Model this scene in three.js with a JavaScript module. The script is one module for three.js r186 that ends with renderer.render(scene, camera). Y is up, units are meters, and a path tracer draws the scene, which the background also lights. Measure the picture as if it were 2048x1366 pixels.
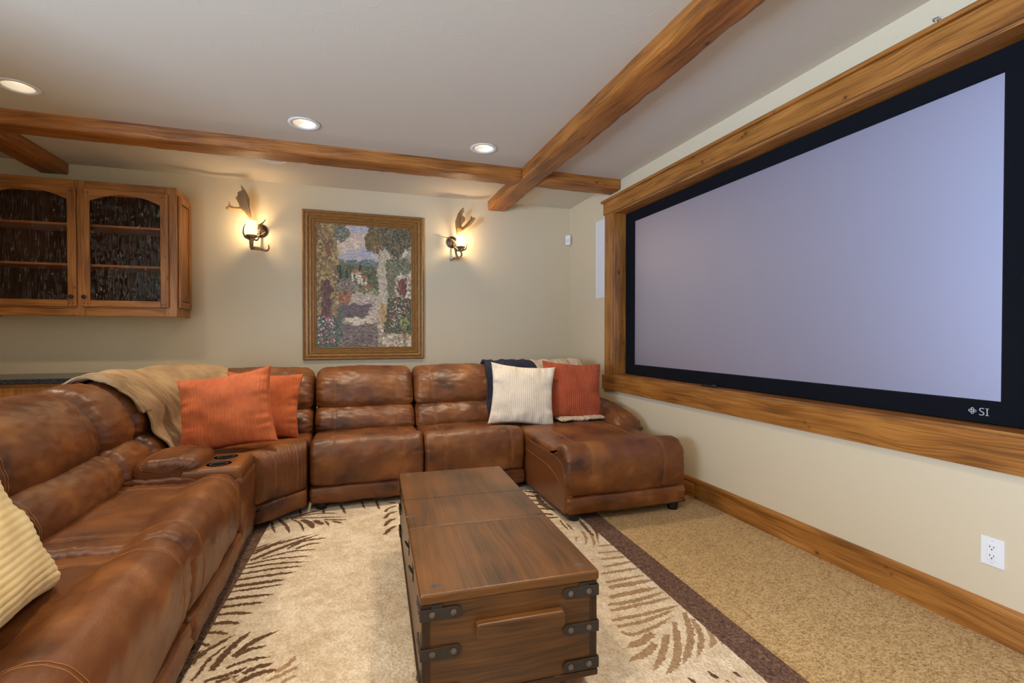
import * as THREE from 'three';
import { RoundedBoxGeometry } from 'three/addons/geometries/RoundedBoxGeometry.js';
import { TextGeometry } from 'three/addons/geometries/TextGeometry.js';
import { FontLoader } from 'three/addons/loaders/FontLoader.js';
import { RectAreaLightUniformsLib } from 'three/addons/lights/RectAreaLightUniformsLib.js';
import { mergeGeometries, mergeVertices, toCreasedNormals } from 'three/addons/utils/BufferGeometryUtils.js';
import { createNoise2D, createNoise3D } from 'simplex-noise';

// ---------------------------------------------------------------- camera, daylight, exposure
const scene = new THREE.Scene();
const EYE = 1.234, CEIL = 2.74, XR = 2.475, ZB = -5.277, XL = -3.5, ZF = 1.4;   // eye height, ceiling, right wall, back wall, left wall, front wall
const camera = new THREE.PerspectiveCamera(2 * Math.atan(683 / 969) * 180 / Math.PI, 2048 / 1366, 0.05, 60);
camera.position.set(0, EYE, 0);
{
  const yaw = Math.atan(321 / 969), pitch = -Math.atan(12 / 969);
  camera.lookAt(Math.sin(yaw) * Math.cos(pitch), EYE + Math.sin(pitch), -Math.cos(yaw) * Math.cos(pitch));
}
const renderer = new THREE.WebGLRenderer();
renderer.toneMapping = THREE.LinearToneMapping;
renderer.toneMappingExposure = 1.0;
renderer.shadowMap.enabled = true;
scene.background = new THREE.Color(0.62, 0.75, 0.95);        // overcast sky outside the windows
RectAreaLightUniformsLib.init();
const DAY = new THREE.Color(0.48, 0.68, 1.0);
function daylight(name, x, y, z, w, h, tx, ty, tz, power) {   // daylight entering through a window, the size of its opening
  const l = new THREE.RectAreaLight(DAY, power, w, h);
  l.name = name; l.position.set(x, y, z); l.lookAt(tx, ty, tz); scene.add(l);
}
const WINDOW_LEFT = { z0: -0.75, z1: 1.25, y0: 0.2, y1: 2.0 };   // a wide window in the left wall, level with the camera
daylight('window_daylight', XL + 0.03, 1.1, 0.25, 2.0, 1.8, 5, 1.1, 0.25, 42.0);
const LAMP_COLOR = new THREE.Color(1.0, 0.81, 0.57), LAMP_POWER = 8.4, SCONCE_COLOR = new THREE.Color(1.0, 0.76, 0.46), SCONCE_POWER = 0.36;

// ---------------------------------------------------------------- helpers
let seed = 20240611;
const rnd = () => { seed = (seed * 1664525 + 1013904223) >>> 0; return seed / 4294967296; };
const rr = (a, b) => a + (b - a) * rnd();
const noise3 = createNoise3D(rnd), noise2 = createNoise2D(rnd);
const V = (x, y, z) => new THREE.Vector3(x, y, z);
const clamp = (x, a = 0, b = 1) => Math.min(b, Math.max(a, x));
const mix = (a, b, t) => a + (b - a) * t;
const smooth = (a, b, x) => { const t = clamp((x - a) / (b - a)); return t * t * (3 - 2 * t); };
const mix3 = (a, b, t) => [mix(a[0], b[0], t), mix(a[1], b[1], t), mix(a[2], b[2], t)];
const taken = {};
function numbered(name) { const n = taken[name] = (taken[name] ?? -1) + 1; return n ? `${name}_${String(n).padStart(3, '0')}` : name; }
function tag(o, label, category, group, kind) {
  if (label) o.userData.label = label;
  if (category) o.userData.category = category;
  if (group) o.userData.group = group;
  if (kind) o.userData.kind = kind;
  return o;
}
function thing(name, label, category, [x, y, z] = [0, 0, 0], turn = 0, group) {
  const o = new THREE.Group(); o.name = numbered(name); o.position.set(x, y, z); o.rotation.y = turn; scene.add(o);
  return tag(o, label, category, group);
}
function sub(name, parent, [x, y, z] = [0, 0, 0], turn = 0) { const o = new THREE.Group(); o.name = name; o.position.set(x, y, z); o.rotation.y = turn; parent.add(o); return o; }
function obj(name, geo, mat, parent) {
  if (Array.isArray(geo)) geo = geo.length > 1 ? joined(geo) : geo[0];
  const m = new THREE.Mesh(geo, mat); m.name = parent ? name : numbered(name); m.castShadow = m.receiveShadow = true;
  (parent ?? scene).add(m); return m;
}
function struct(name, geo, mat) { const m = obj(name, geo, mat); m.name = name; m.userData.kind = 'structure'; return m; }
function structGroup(name) { const o = new THREE.Group(); o.name = name; o.userData.kind = 'structure'; scene.add(o); return o; }
function joined(list) {
  const keep = ['position', 'normal', 'uv', ...(list.every((g) => g.getAttribute('color')) ? ['color'] : [])];
  return mergeGeometries(list.map((g) => {
    g = g.index ? g.toNonIndexed() : g.clone();
    for (const k of Object.keys(g.attributes)) if (!keep.includes(k)) g.deleteAttribute(k);
    if (!g.getAttribute('uv')) g.setAttribute('uv', new THREE.BufferAttribute(new Float32Array(g.getAttribute('position').count * 2), 2));
    return g;
  }));
}
const moved = (g, x, y, z, rx = 0, ry = 0, rz = 0) => { if (rz) g.rotateZ(rz); if (rx) g.rotateX(rx); if (ry) g.rotateY(ry); return g.translate(x, y, z); };
// uv in metres by the main axis of every triangle; u runs along the grain
function boxUV(g, grain = 0, off = [rr(0, 7), rr(0, 7)]) {
  g = g.index ? g.toNonIndexed() : g;
  const p = g.getAttribute('position'), uv = new Float32Array(p.count * 2), a = V(), b = V(), c = V(), n = V();
  for (let i = 0; i < p.count; i += 3) {
    a.fromBufferAttribute(p, i); b.fromBufferAttribute(p, i + 1); c.fromBufferAttribute(p, i + 2);
    n.copy(b).sub(a).cross(c.clone().sub(a));
    const w = [Math.abs(n.x), Math.abs(n.y), Math.abs(n.z)], main = w.indexOf(Math.max(...w));
    let ax = [0, 1, 2].filter((k) => k !== main);
    if (ax[1] === grain) ax = [ax[1], ax[0]];
    for (const [k, q] of [[i, a], [i + 1, b], [i + 2, c]]) { const e = [q.x, q.y, q.z]; uv[k * 2] = e[ax[0]] + off[0]; uv[k * 2 + 1] = e[ax[1]] + off[1] + main * 0.37; }
  }
  g.setAttribute('uv', new THREE.BufferAttribute(uv, 2));
  return g;
}
// a board or block with rounded edges from corner to corner
function board(x0, x1, y0, y1, z0, z1, grain = 0, r = 0.004, seg = 2) {
  const w = x1 - x0, h = y1 - y0, d = z1 - z0, g = new RoundedBoxGeometry(w, h, d, seg, Math.min(r, w / 2.1, h / 2.1, d / 2.1));
  return boxUV(g.translate((x0 + x1) / 2, (y0 + y1) / 2, (z0 + z1) / 2), grain);
}
const slab = (x0, x1, y0, y1, z0, z1) => boxUV(new THREE.BoxGeometry(x1 - x0, y1 - y0, z1 - z0).translate((x0 + x1) / 2, (y0 + y1) / 2, (z0 + z1) / 2), 0, [0, 0]);
function tube(points, r0, r1 = r0, seg = 40, rad = 10, shape) {   // a tube along a curve, tapering from r0 to r1 and closed at both ends
  const curve = new THREE.CatmullRomCurve3(points.map((p) => (p.isVector3 ? p : V(...p)))), g = new THREE.TubeGeometry(curve, seg, 1, rad, false), p = g.getAttribute('position');
  const centre = []; for (let i = 0; i <= seg; i++) centre.push(curve.getPointAt(i / seg));
  for (let i = 0; i <= seg; i++) for (let j = 0; j <= rad; j++) {
    const k = i * (rad + 1) + j, t = i / seg, r = shape ? shape(t, j / rad) : mix(r0, r1, t), c = centre[i];
    const end = Math.min(1, Math.sqrt(Math.max(0, 1 - Math.pow(Math.max(0, 1 - Math.min(t, 1 - t) * seg / 1.5), 2))) + 0.02);
    p.setXYZ(k, c.x + (p.getX(k) - c.x) * r * end, c.y + (p.getY(k) - c.y) * r * end, c.z + (p.getZ(k) - c.z) * r * end);
  }
  g.computeVertexNormals(); return g;
}
const lathe = (pts, seg = 32) => new THREE.LatheGeometry(pts.map(([x, y]) => new THREE.Vector2(x, y)), seg);
function outline(pts, n) {       // a closed smooth outline through points, evenly divided
  const c = new THREE.CatmullRomCurve3(pts.map(([a, b]) => V(a, b, 0)), true, 'catmullrom', 0.5), out = c.getSpacedPoints(n);
  out.pop(); return out.map((p) => [p.x, p.y]);
}
function outward(prof) {
  const n = prof.length; let area = 0;
  for (let i = 0; i < n; i++) { const [x0, y0] = prof[i], [x1, y1] = prof[(i + 1) % n]; area += x0 * y1 - x1 * y0; }
  return prof.map((_, i) => { const a = prof[(i + n - 1) % n], b = prof[(i + 1) % n]; let tx = b[0] - a[0], ty = b[1] - a[1]; const l = Math.hypot(tx, ty) || 1, s = area > 0 ? 1 : -1; return [s * ty / l, -s * tx / l]; });
}
// a closed outline (forward, up) carried along stations { o: origin, f: forward }, ends rounded by endR, with an optional push along the normal
function sweep(prof, stations, { endR = 0.03, push, tint, reach } = {}) {
  const N = prof.length, nn = outward(prof), S = [], total = stations[stations.length - 1].s;
  const K = 7;
  const at = (s) => {
    let i = 1; while (i < stations.length - 1 && stations[i].s < s) i++;
    const A = stations[i - 1], B = stations[i], t = (s - A.s) / (B.s - A.s || 1);
    return { o: A.o.clone().lerp(B.o, t), f: A.f.clone().lerp(B.f, t).normalize(), L: mix(A.L ?? 0, B.L ?? 0, t) };
  };
  for (let i = 0; i < K; i++) { const a = i / K * Math.PI / 2; S.push([endR - endR * Math.cos(a), endR - endR * Math.sin(a)]); }
  const M = Math.max(2, Math.round((total - 2 * endR) / (stations.step ?? 0.018)));
  for (let i = 0; i <= M; i++) S.push([endR + (total - 2 * endR) * i / M, 0]);
  for (let i = K - 1; i >= 0; i--) S.push([total - S[i][0], S[i][1]]);
  const len = [0]; for (let j = 0; j < N; j++) len.push(len[j] + Math.hypot(prof[(j + 1) % N][0] - prof[j][0], prof[(j + 1) % N][1] - prof[j][1]));
  const pos = [], uv = [], col = [], idx = [];
  for (const [s, inset] of S) {
    const q = at(s);
    for (let j = 0; j <= N; j++) {
      const k = j % N; let d = prof[k][0] - nn[k][0] * inset, y = prof[k][1] - nn[k][1] * inset;
      if (reach) d = reach(d, q.L);
      const e = push ? push(s, len[j], total, q, d, y, nn[k]) : 0;
      const p = V(q.o.x + q.f.x * (d + nn[k][0] * e), q.o.y + y + nn[k][1] * e, q.o.z + q.f.z * (d + nn[k][0] * e));
      pos.push(p.x, p.y, p.z); uv.push(s, len[j]); if (tint) col.push(...tint(p));
    }
  }
  const R = S.length, W = N + 1;
  for (let i = 0; i < R - 1; i++) for (let j = 0; j < N; j++) { const a = i * W + j, b = a + 1, c = a + W, d = c + 1; idx.push(a, c, b, b, c, d); }
  for (const [ring, flip] of [[0, 1], [R - 1, 0]]) {
    const c = V(); for (let j = 0; j < N; j++) c.add(V(pos[(ring * W + j) * 3], pos[(ring * W + j) * 3 + 1], pos[(ring * W + j) * 3 + 2]));
    c.divideScalar(N); const m = pos.length / 3; pos.push(c.x, c.y, c.z); uv.push(ring ? total : 0, 0); if (tint) col.push(...tint(c));
    for (let j = 0; j < N; j++) flip ? idx.push(m, ring * W + j, ring * W + j + 1) : idx.push(m, ring * W + j + 1, ring * W + j);
  }
  return closed(pos, uv, col, idx, N, R);
}
function closed(pos, uv, col, idx, N, R) {
  let vol = 0; const a = V(), b = V(), c = V();
  for (let i = 0; i < idx.length; i += 3) { a.fromArray(pos, idx[i] * 3); b.fromArray(pos, idx[i + 1] * 3); c.fromArray(pos, idx[i + 2] * 3); vol += a.dot(b.cross(c)); }
  if (vol < 0) for (let i = 0; i < idx.length; i += 3) [idx[i + 1], idx[i + 2]] = [idx[i + 2], idx[i + 1]];
  const g = new THREE.BufferGeometry();
  g.setAttribute('position', new THREE.Float32BufferAttribute(pos, 3)); g.setAttribute('uv', new THREE.Float32BufferAttribute(uv, 2));
  if (col.length) g.setAttribute('color', new THREE.Float32BufferAttribute(col, 3));
  g.setIndex(idx); g.computeVertexNormals();
  if (N) { const n = g.getAttribute('normal'), W = N + 1; for (let i = 0; i < R; i++) { const p = i * W, q = p + N, x = n.getX(p) + n.getX(q), y = n.getY(p) + n.getY(q), z = n.getZ(p) + n.getZ(q), l = Math.hypot(x, y, z) || 1; n.setXYZ(p, x / l, y / l, z / l); n.setXYZ(q, x / l, y / l, z / l); } }
  return g;
}
const straight = (w, step = 0.018) => { const s = [{ s: 0, o: V(-w / 2, 0, 0), f: V(0, 0, 1) }, { s: w, o: V(w / 2, 0, 0), f: V(0, 0, 1) }]; s.step = step; return s; };
// a sheet of cloth with thickness from a grid of points
function sheet(fn, nu, nv, thick, tint) {
  const P = [], idx = [], pos = [], uv = [], col = [];
  for (let i = 0; i <= nu; i++) for (let j = 0; j <= nv; j++) P.push(fn(i / nu, j / nv));
  const at = (i, j) => P[clamp(i, 0, nu) * (nv + 1) + clamp(j, 0, nv)], side = [];
  for (const sgn of [0.5, -0.5]) for (let i = 0; i <= nu; i++) for (let j = 0; j <= nv; j++) {
    const n = at(i + 1, j).clone().sub(at(i - 1, j)).cross(at(i, j + 1).clone().sub(at(i, j - 1))).normalize();
    const p = at(i, j).clone().addScaledVector(n, sgn * thick); pos.push(p.x, p.y, p.z); uv.push(i / nu, j / nv); if (tint) col.push(...tint(p));
  }
  const O = (nu + 1) * (nv + 1), id = (i, j) => i * (nv + 1) + j;
  for (let i = 0; i < nu; i++) for (let j = 0; j < nv; j++) { const a = id(i, j), b = id(i + 1, j), c = id(i, j + 1), d = id(i + 1, j + 1); idx.push(a, b, c, c, b, d, O + a, O + c, O + b, O + c, O + d, O + b); }
  const edge = (a, b) => idx.push(a, O + a, b, b, O + a, O + b);
  for (let i = 0; i < nu; i++) { edge(id(i, 0), id(i + 1, 0)); edge(id(i + 1, nv), id(i, nv)); }
  for (let j = 0; j < nv; j++) { edge(id(0, j + 1), id(0, j)); edge(id(nu, j), id(nu, j + 1)); }
  return closed(pos, uv, col, idx);
}
// four mitred sides of a picture frame: profile of [inwards, out from the wall], outer size w x h, in the xy plane facing +z
function mitred(w, h, prof, kx = 1) {
  const sides = [[[-1, -1], [1, -1]], [[1, -1], [1, 1]], [[1, 1], [-1, 1]], [[-1, 1], [-1, -1]]];
  return sides.map(([A, B]) => {
    const pos = [], uv = []; let v = 0;
    for (let k = 0; k < prof.length - 1; k++) {
      const [o0, z0] = prof[k], [o1, z1] = prof[k + 1], l = Math.hypot(o1 - o0, z1 - z0);
      const c = (q, o, z) => [q[0] * (w / 2 - o * kx), q[1] * (h / 2 - o), z], a = c(A, o0, z0), b = c(B, o0, z0), d = c(A, o1, z1), e = c(B, o1, z1);
      const u = (p) => (A[0] === B[0] ? p[1] : p[0]);
      for (const [p, vv] of [[a, v], [b, v], [e, v + l], [a, v], [e, v + l], [d, v + l]]) { pos.push(...p); uv.push(u(p), vv); }
      v += l;
    }
    const g = new THREE.BufferGeometry(); g.setAttribute('position', new THREE.Float32BufferAttribute(pos, 3)); g.setAttribute('uv', new THREE.Float32BufferAttribute(uv, 2));
    g.computeVertexNormals(); return g;
  });
}

// ---------------------------------------------------------------- textures
function periodic(nx, ny) {      // smooth noise that repeats over the unit square
  const a = new Float32Array(nx * ny).map(() => rnd());
  return (u, v) => {
    const x = (u - Math.floor(u)) * nx, y = (v - Math.floor(v)) * ny, i = Math.floor(x) % nx, j = Math.floor(y) % ny, f = x - Math.floor(x), g = y - Math.floor(y);
    const s = f * f * (3 - 2 * f), t = g * g * (3 - 2 * g), i1 = (i + 1) % nx, j1 = (j + 1) % ny;
    return mix(mix(a[j * nx + i], a[j * nx + i1], s), mix(a[j1 * nx + i], a[j1 * nx + i1], s), t);
  };
}
function texture(n, m, fn, { srgb = false, repeat = [1, 1] } = {}) {
  const d = new Uint8Array(n * m * 4);
  for (let j = 0; j < m; j++) for (let i = 0; i < n; i++) {
    const c = fn(i / n, j / m), k = (j * n + i) * 4;
    if (typeof c === 'number') d[k] = d[k + 1] = d[k + 2] = clamp(c) * 255; else { d[k] = clamp(c[0] / 255) * 255; d[k + 1] = clamp(c[1] / 255) * 255; d[k + 2] = clamp(c[2] / 255) * 255; }
    d[k + 3] = 255;
  }
  const t = new THREE.DataTexture(d, n, m); t.wrapS = t.wrapT = THREE.RepeatWrapping; t.magFilter = THREE.LinearFilter; t.minFilter = THREE.LinearMipmapLinearFilter; t.generateMipmaps = true;
  if (srgb) t.colorSpace = THREE.SRGBColorSpace;
  t.repeat.set(...repeat); t.needsUpdate = true; return t;
}
const std = (o) => new THREE.MeshPhysicalMaterial({ roughness: 0.7, ...o });
const lin = (r, g, b) => new THREE.Color().setRGB(r / 255, g / 255, b / 255, THREE.SRGBColorSpace);

// knotty stained alder; one tile is 2 m along the grain by 1 m across
function woodMaps(tones, knots, streak) {
  const f1 = periodic(6, 40), f2 = periodic(12, 160), f3 = periodic(24, 512), blotch = periodic(7, 6), blotch2 = periodic(16, 12), warp = periodic(8, 8), warp2 = periodic(20, 14);
  const K = []; for (let i = 0; i < knots; i++) K.push([rnd(), rnd(), rr(0.004, 0.011), rr(0.5, 1)]);
  const height = new Float32Array(1024 * 1024);
  const map = texture(1024, 1024, (u, v) => {
    let y = v + 0.03 * (warp(u, v) - 0.5) + 0.008 * (warp2(u, v) - 0.5), dark = 0, ring = 0;
    for (const [ku, kv, r, s] of K) {
      let du = u - ku, dv = v - kv; du -= Math.round(du); dv -= Math.round(dv);
      const X = du * 2, Y = dv, q = Math.hypot(X * 0.75, Y);
      if (q < r * 7) { const g = Math.exp(-Math.pow(q / (r * 2.6), 2)); y += Math.sign(Y) * g * r * 0.9; dark = Math.max(dark, s * smooth(r * 1.15, r * 0.45, q)); ring += 0.35 * s * Math.exp(-Math.pow((q - r * 1.25) / (r * 0.45), 2)) + 0.22 * g * (0.5 + 0.5 * Math.sin(q / r * 9)); }
    }
    const g = 0.34 * f1(u, y) + 0.36 * f2(u, y) + 0.3 * f3(u, y);
    let t = clamp(0.5 + (g - 0.5) * streak + (blotch(u, v) - 0.5) * 0.42 + (blotch2(u, v) - 0.5) * 0.22 - ring * 0.5);
    height[Math.round(v * 1024) % 1024 * 1024 + Math.round(u * 1024) % 1024] = clamp(0.5 + (f3(u, y) - 0.5) * 0.5 + (f2(u, y) - 0.5) * 0.4 - dark * 0.4);
    let c = t < 0.5 ? mix3(tones[0], tones[1], t * 2) : mix3(tones[1], tones[2], t * 2 - 1);
    return mix3(c, tones[3], dark * 0.85);
  }, { srgb: true, repeat: [0.5, 1] });
  const bump = texture(1024, 1024, (u, v) => height[Math.round(v * 1024) % 1024 * 1024 + Math.round(u * 1024) % 1024], { repeat: [0.5, 1] });
  return { map, bumpMap: bump };
}
const alder = woodMaps([[106, 62, 19], [158, 99, 38], [188, 127, 58], [56, 32, 14]], 24, 1.2);
const WOOD = std({ ...alder, bumpScale: 0.0012, roughness: 0.42, clearcoat: 0.12, clearcoatRoughness: 0.35 });
const BEAM = std({ ...alder, color: lin(255, 246, 232), bumpScale: 0.003, roughness: 0.5, clearcoat: 0.1, clearcoatRoughness: 0.4 });
const trunkMaps = woodMaps([[48, 28, 11], [100, 61, 25], [128, 80, 35], [32, 19, 10]], 3, 0.75);
const TRUNK = std({ ...trunkMaps, bumpScale: 0.0004, roughness: 0.4, clearcoat: 0.15, clearcoatRoughness: 0.3 });
const TRUNK_EDGE = std({ ...trunkMaps, color: lin(150, 140, 132), bumpScale: 0.0004, roughness: 0.45 });
// hand trowelled plaster, one tile is 2 m
const plasterA = periodic(26, 26), plasterB = periodic(90, 70), plasterC = periodic(12, 10);
const plasterBump = texture(1024, 1024, (u, v) => { const a = plasterA(u, v) * 0.6 + plasterC(u, v) * 0.4, ridge = smooth(0.47, 0.5, a) * smooth(0.56, 0.5, a); return 0.35 + 0.4 * ridge * plasterB(u, v) + 0.15 * a + 0.05 * plasterB(v, u); }, { repeat: [0.5, 0.5] });
const PAINT = std({ color: lin(213, 195, 162), bumpMap: plasterBump, bumpScale: 0.0014, roughness: 0.75 });
const CEILPAINT = std({ color: lin(209, 200, 183), bumpMap: plasterBump, bumpScale: 0.001, roughness: 0.85 });
const WHITE = std({ color: lin(232, 230, 226), roughness: 0.45 });
const BLACK_IRON = std({ color: lin(58, 52, 48), metalness: 0.7, roughness: 0.5 });
const BLACK = std({ color: lin(16, 15, 15), roughness: 0.6 });
// cut pile carpet, one tile is 0.6 m
function pile(a, b, c, n1, n2) {
  const p1 = periodic(n1, n1), p2 = periodic(n2, n2), p3 = periodic(256, 256), p4 = periodic(14, 12);
  const h = (u, v) => 0.45 * p1(u + 0.02 * p2(v, u), v) + 0.35 * p2(u, v) + 0.2 * p3(u, v);
  const map = texture(768, 768, (u, v) => { const t = clamp(0.5 + (h(u, v) - 0.5) * 1.5 + (p4(u, v) - 0.5) * 0.1); return t < 0.5 ? mix3(a, b, t * 2) : mix3(b, c, t * 2 - 1); }, { srgb: true });
  const bumpMap = texture(768, 768, (u, v) => h(u, v));
  return { map, bumpMap };
}
const carpetMaps = pile([132, 102, 64], [196, 164, 116], [220, 192, 146], 96, 190);
for (const t of [carpetMaps.map, carpetMaps.bumpMap]) t.repeat.set(1 / 0.6, 1 / 0.6);
const CARPET = std({ ...carpetMaps, bumpScale: 0.007, roughness: 1, sheen: 0.3, sheenColor: lin(230, 205, 165), sheenRoughness: 0.6 });
const LAMPS = [[-1.905, -3.735], [-0.312, -3.745], [1.014, -3.784], [-1.905, -1.1], [-0.312, -1.1], [1.014, -1.1]];
const LAMP_LABELS = ['lit recessed ceiling light nearest the left edge, before the cabinet beam', 'lit recessed ceiling light above the painting, middle one of the row', 'lit recessed ceiling light beside the beam junction', 'lit recessed ceiling light above the near left sofa seats', 'lit recessed ceiling light straight above the viewer', 'lit recessed ceiling light above the near end of the screen'];

// ---------------------------------------------------------------- the room
const T = 0.24;   // wall thickness
{
  const flat = (shape, depth) => { const g = new THREE.ExtrudeGeometry(shape, { depth, bevelEnabled: false, curveSegments: 40 }); return g; };
  const rect = (x0, x1, y0, y1) => { const s = new THREE.Shape(); s.moveTo(x0, y0); s.lineTo(x1, y0); s.lineTo(x1, y1); s.lineTo(x0, y1); s.closePath(); return s; };
  const hole = (x0, x1, y0, y1) => { const s = new THREE.Path(); s.moveTo(x0, y0); s.lineTo(x0, y1); s.lineTo(x1, y1); s.lineTo(x1, y0); s.closePath(); return s; };
  struct('floor', slab(XL - T, XR + T + 0.3, -0.2, 0, ZB - T, ZF + T), CARPET);
  const c = rect(XL - T, XR + T + 0.3, -(ZF + T), -(ZB - T));
  for (const [x, z] of LAMPS) { const p = new THREE.Path(); p.absarc(x, -z, 0.088, 0, Math.PI * 2, true); c.holes.push(p); }
  struct('ceiling', boxUV(flat(c, 0.2).rotateX(-Math.PI / 2).translate(0, CEIL, 0), 0, [0, 0]), CEILPAINT);
  struct('wall_back', slab(XL - T, XR + T, 0, CEIL, ZB - T, ZB), PAINT);
  const w = rect(ZB, ZF, 0, CEIL); w.holes.push(hole(-4.262, -1.13, 0.836, 2.458));
  struct('wall_right', boxUV(flat(w, T).rotateY(-Math.PI / 2).translate(XR + T, 0, 0), 0, [0, 0]), PAINT);
  const wl = rect(ZB, ZF, 0, CEIL); wl.holes.push(hole(WINDOW_LEFT.z0, WINDOW_LEFT.z1, WINDOW_LEFT.y0, WINDOW_LEFT.y1));
  struct('wall_left', boxUV(flat(wl, T).rotateY(-Math.PI / 2).translate(XL, 0, 0), 0, [0, 0]), PAINT);
  struct('wall_front', slab(XL - T, XR + T, 0, CEIL, ZF, ZF + T), PAINT);
  struct('wall_recess', slab(XR + T, XR + T + 0.1, 0.6, 2.7, -4.5, -0.85), PAINT);
  struct('wall_return', slab(XL, -2.6, 0, CEIL, -1.75, -1.6), PAINT);   // short wall between the window bay and the counter
  // the window beside the camera
  const PANE = std({ color: 0xffffff, transmission: 1, roughness: 0.02, thickness: 0, ior: 1.45 });
  const w1 = structGroup('window_1'), L = WINDOW_LEFT;
  for (const z of [L.z0, (L.z0 + L.z1) / 2 - 0.03, L.z1 - 0.06]) obj('window_frame', board(XL - 0.14, XL - 0.06, L.y0, L.y1, z, z + 0.06, 1), WOOD, w1);
  for (const y of [L.y0, L.y1 - 0.06]) obj('window_frame', board(XL - 0.14, XL - 0.06, y, y + 0.06, L.z0 + 0.06, L.z1 - 0.06, 2), WOOD, w1);
  obj('pane', slab(XL - 0.105, XL - 0.1, L.y0 + 0.06, L.y1 - 0.06, L.z0 + 0.06, L.z1 - 0.06), PANE, w1);
  // baseboards: a board with a groove under a rounded cap
  const base = [[0, 0], [0.016, 0], [0.016, 0.108], [0.011, 0.112], [0.011, 0.116], [0.02, 0.12], [0.022, 0.135], [0.016, 0.148], [0.008, 0.152], [0, 0.152]];
  const run = (name, from, to, f) => {
    const g = structGroup(name), dir = to.clone().sub(from), n = Math.max(1, Math.round(dir.length() / 2.4));
    for (let i = 0; i < n; i++) {
      const a = from.clone().addScaledVector(dir, i / n), b = from.clone().addScaledVector(dir, (i + 1) / n - 0.0008 / dir.length()), st = [{ s: 0, o: a, f }, { s: a.distanceTo(b), o: b, f }]; st.step = 0.6;
      const geo = sweep(base, st, { endR: 0.001 }); const uv = geo.getAttribute('uv'); for (let k = 0; k < uv.count; k++) uv.setXY(k, uv.getX(k) + i * 0.83, uv.getY(k) + i * 0.31 + 0.2);
      obj('baseboard_length', toCreasedNormals(geo, 0.6), WOOD, g);
    }
  };
  run('baseboard_right', V(XR, 0, ZB + 0.03), V(XR, 0, ZF), V(-1, 0, 0));
  run('baseboard_back', V(-1.74, 0, ZB), V(XR - 0.03, 0, ZB), V(0, 0, 1));
  run('baseboard_left', V(XL, 0, -1.59), V(XL, 0, ZF), V(1, 0, 0));
  run('baseboard_front', V(XL + 0.03, 0, ZF), V(XR - 0.03, 0, ZF), V(0, 0, -1));
}

// hand-hewn beams under the ceiling
function beam(label, a, b, width, drop, side) {
  const h = width / 2, c = 0.012, prof = [];
  const path = [[-h, CEIL], [-h, CEIL - drop + c], [-h + c, CEIL - drop], [h - c, CEIL - drop], [h, CEIL - drop + c], [h, CEIL]];
  for (let i = 0; i < path.length; i++) { const p = path[i], q = path[(i + 1) % path.length], n = Math.max(1, Math.round(Math.hypot(q[0] - p[0], q[1] - p[1]) / 0.02)); for (let k = 0; k < n; k++) prof.push([mix(p[0], q[0], k / n), mix(p[1], q[1], k / n)]); }
  const st = [{ s: 0, o: a, f: side }, { s: a.distanceTo(b), o: b, f: side }]; st.step = 0.03;
  const ph = rr(0, 50), g = sweep(prof, st, { endR: 0.002, push: (s, l, tot, q, d, y) => {
    if (y > CEIL - 0.004) return 0;
    const edge = Math.max(0, 1 - Math.hypot(h - Math.abs(d), y - (CEIL - drop)) / 0.035);
    return -Math.abs(noise3(s * 2.2 + ph, d * 5, y * 5)) * 0.004 - edge * (0.003 + 0.009 * Math.max(0, noise3(s * 5 + ph, d > 0 ? 3 : 9, 1)) + 0.004 * Math.max(0, noise3(s * 19 + ph, d > 0 ? 3 : 9, 5)));
  } });
  const uv = g.getAttribute('uv'), o = rr(0, 3), o2 = rr(0, 1); for (let k = 0; k < uv.count; k++) uv.setXY(k, uv.getX(k) + o, uv.getY(k) + o2);
  const m = obj('ceiling_beam', toCreasedNormals(g, 0.7), BEAM); return tag(m, label, 'beam', null);
}
const BX = 1.566, BZ = -4.232, BL = -2.455, BW = 0.212, BD = 0.1;
beam('long honey wood ceiling beam running from the far wall towards the camera', V(BX, 0, ZB), V(BX, 0, ZF), BW, BD, V(1, 0, 0));
beam('long wooden cross beam on the ceiling above the painting, left of the junction', V(BL + BW / 2, 0, BZ), V(BX - BW / 2, 0, BZ), BW, BD, V(0, 0, 1));
beam('short stub of cross beam between the junction and the screen wall', V(BX + BW / 2, 0, BZ), V(XR, 0, BZ), BW, BD, V(0, 0, 1));
beam('dark wooden ceiling beam end above the glass cabinet', V(BL, 0, ZB), V(BL, 0, ZF), BW, BD, V(1, 0, 0));
beam('wooden cross beam left of the beam over the glass cabinet', V(XL, 0, BZ), V(BL - BW / 2, 0, BZ), BW, BD, V(0, 0, 1));

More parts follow.
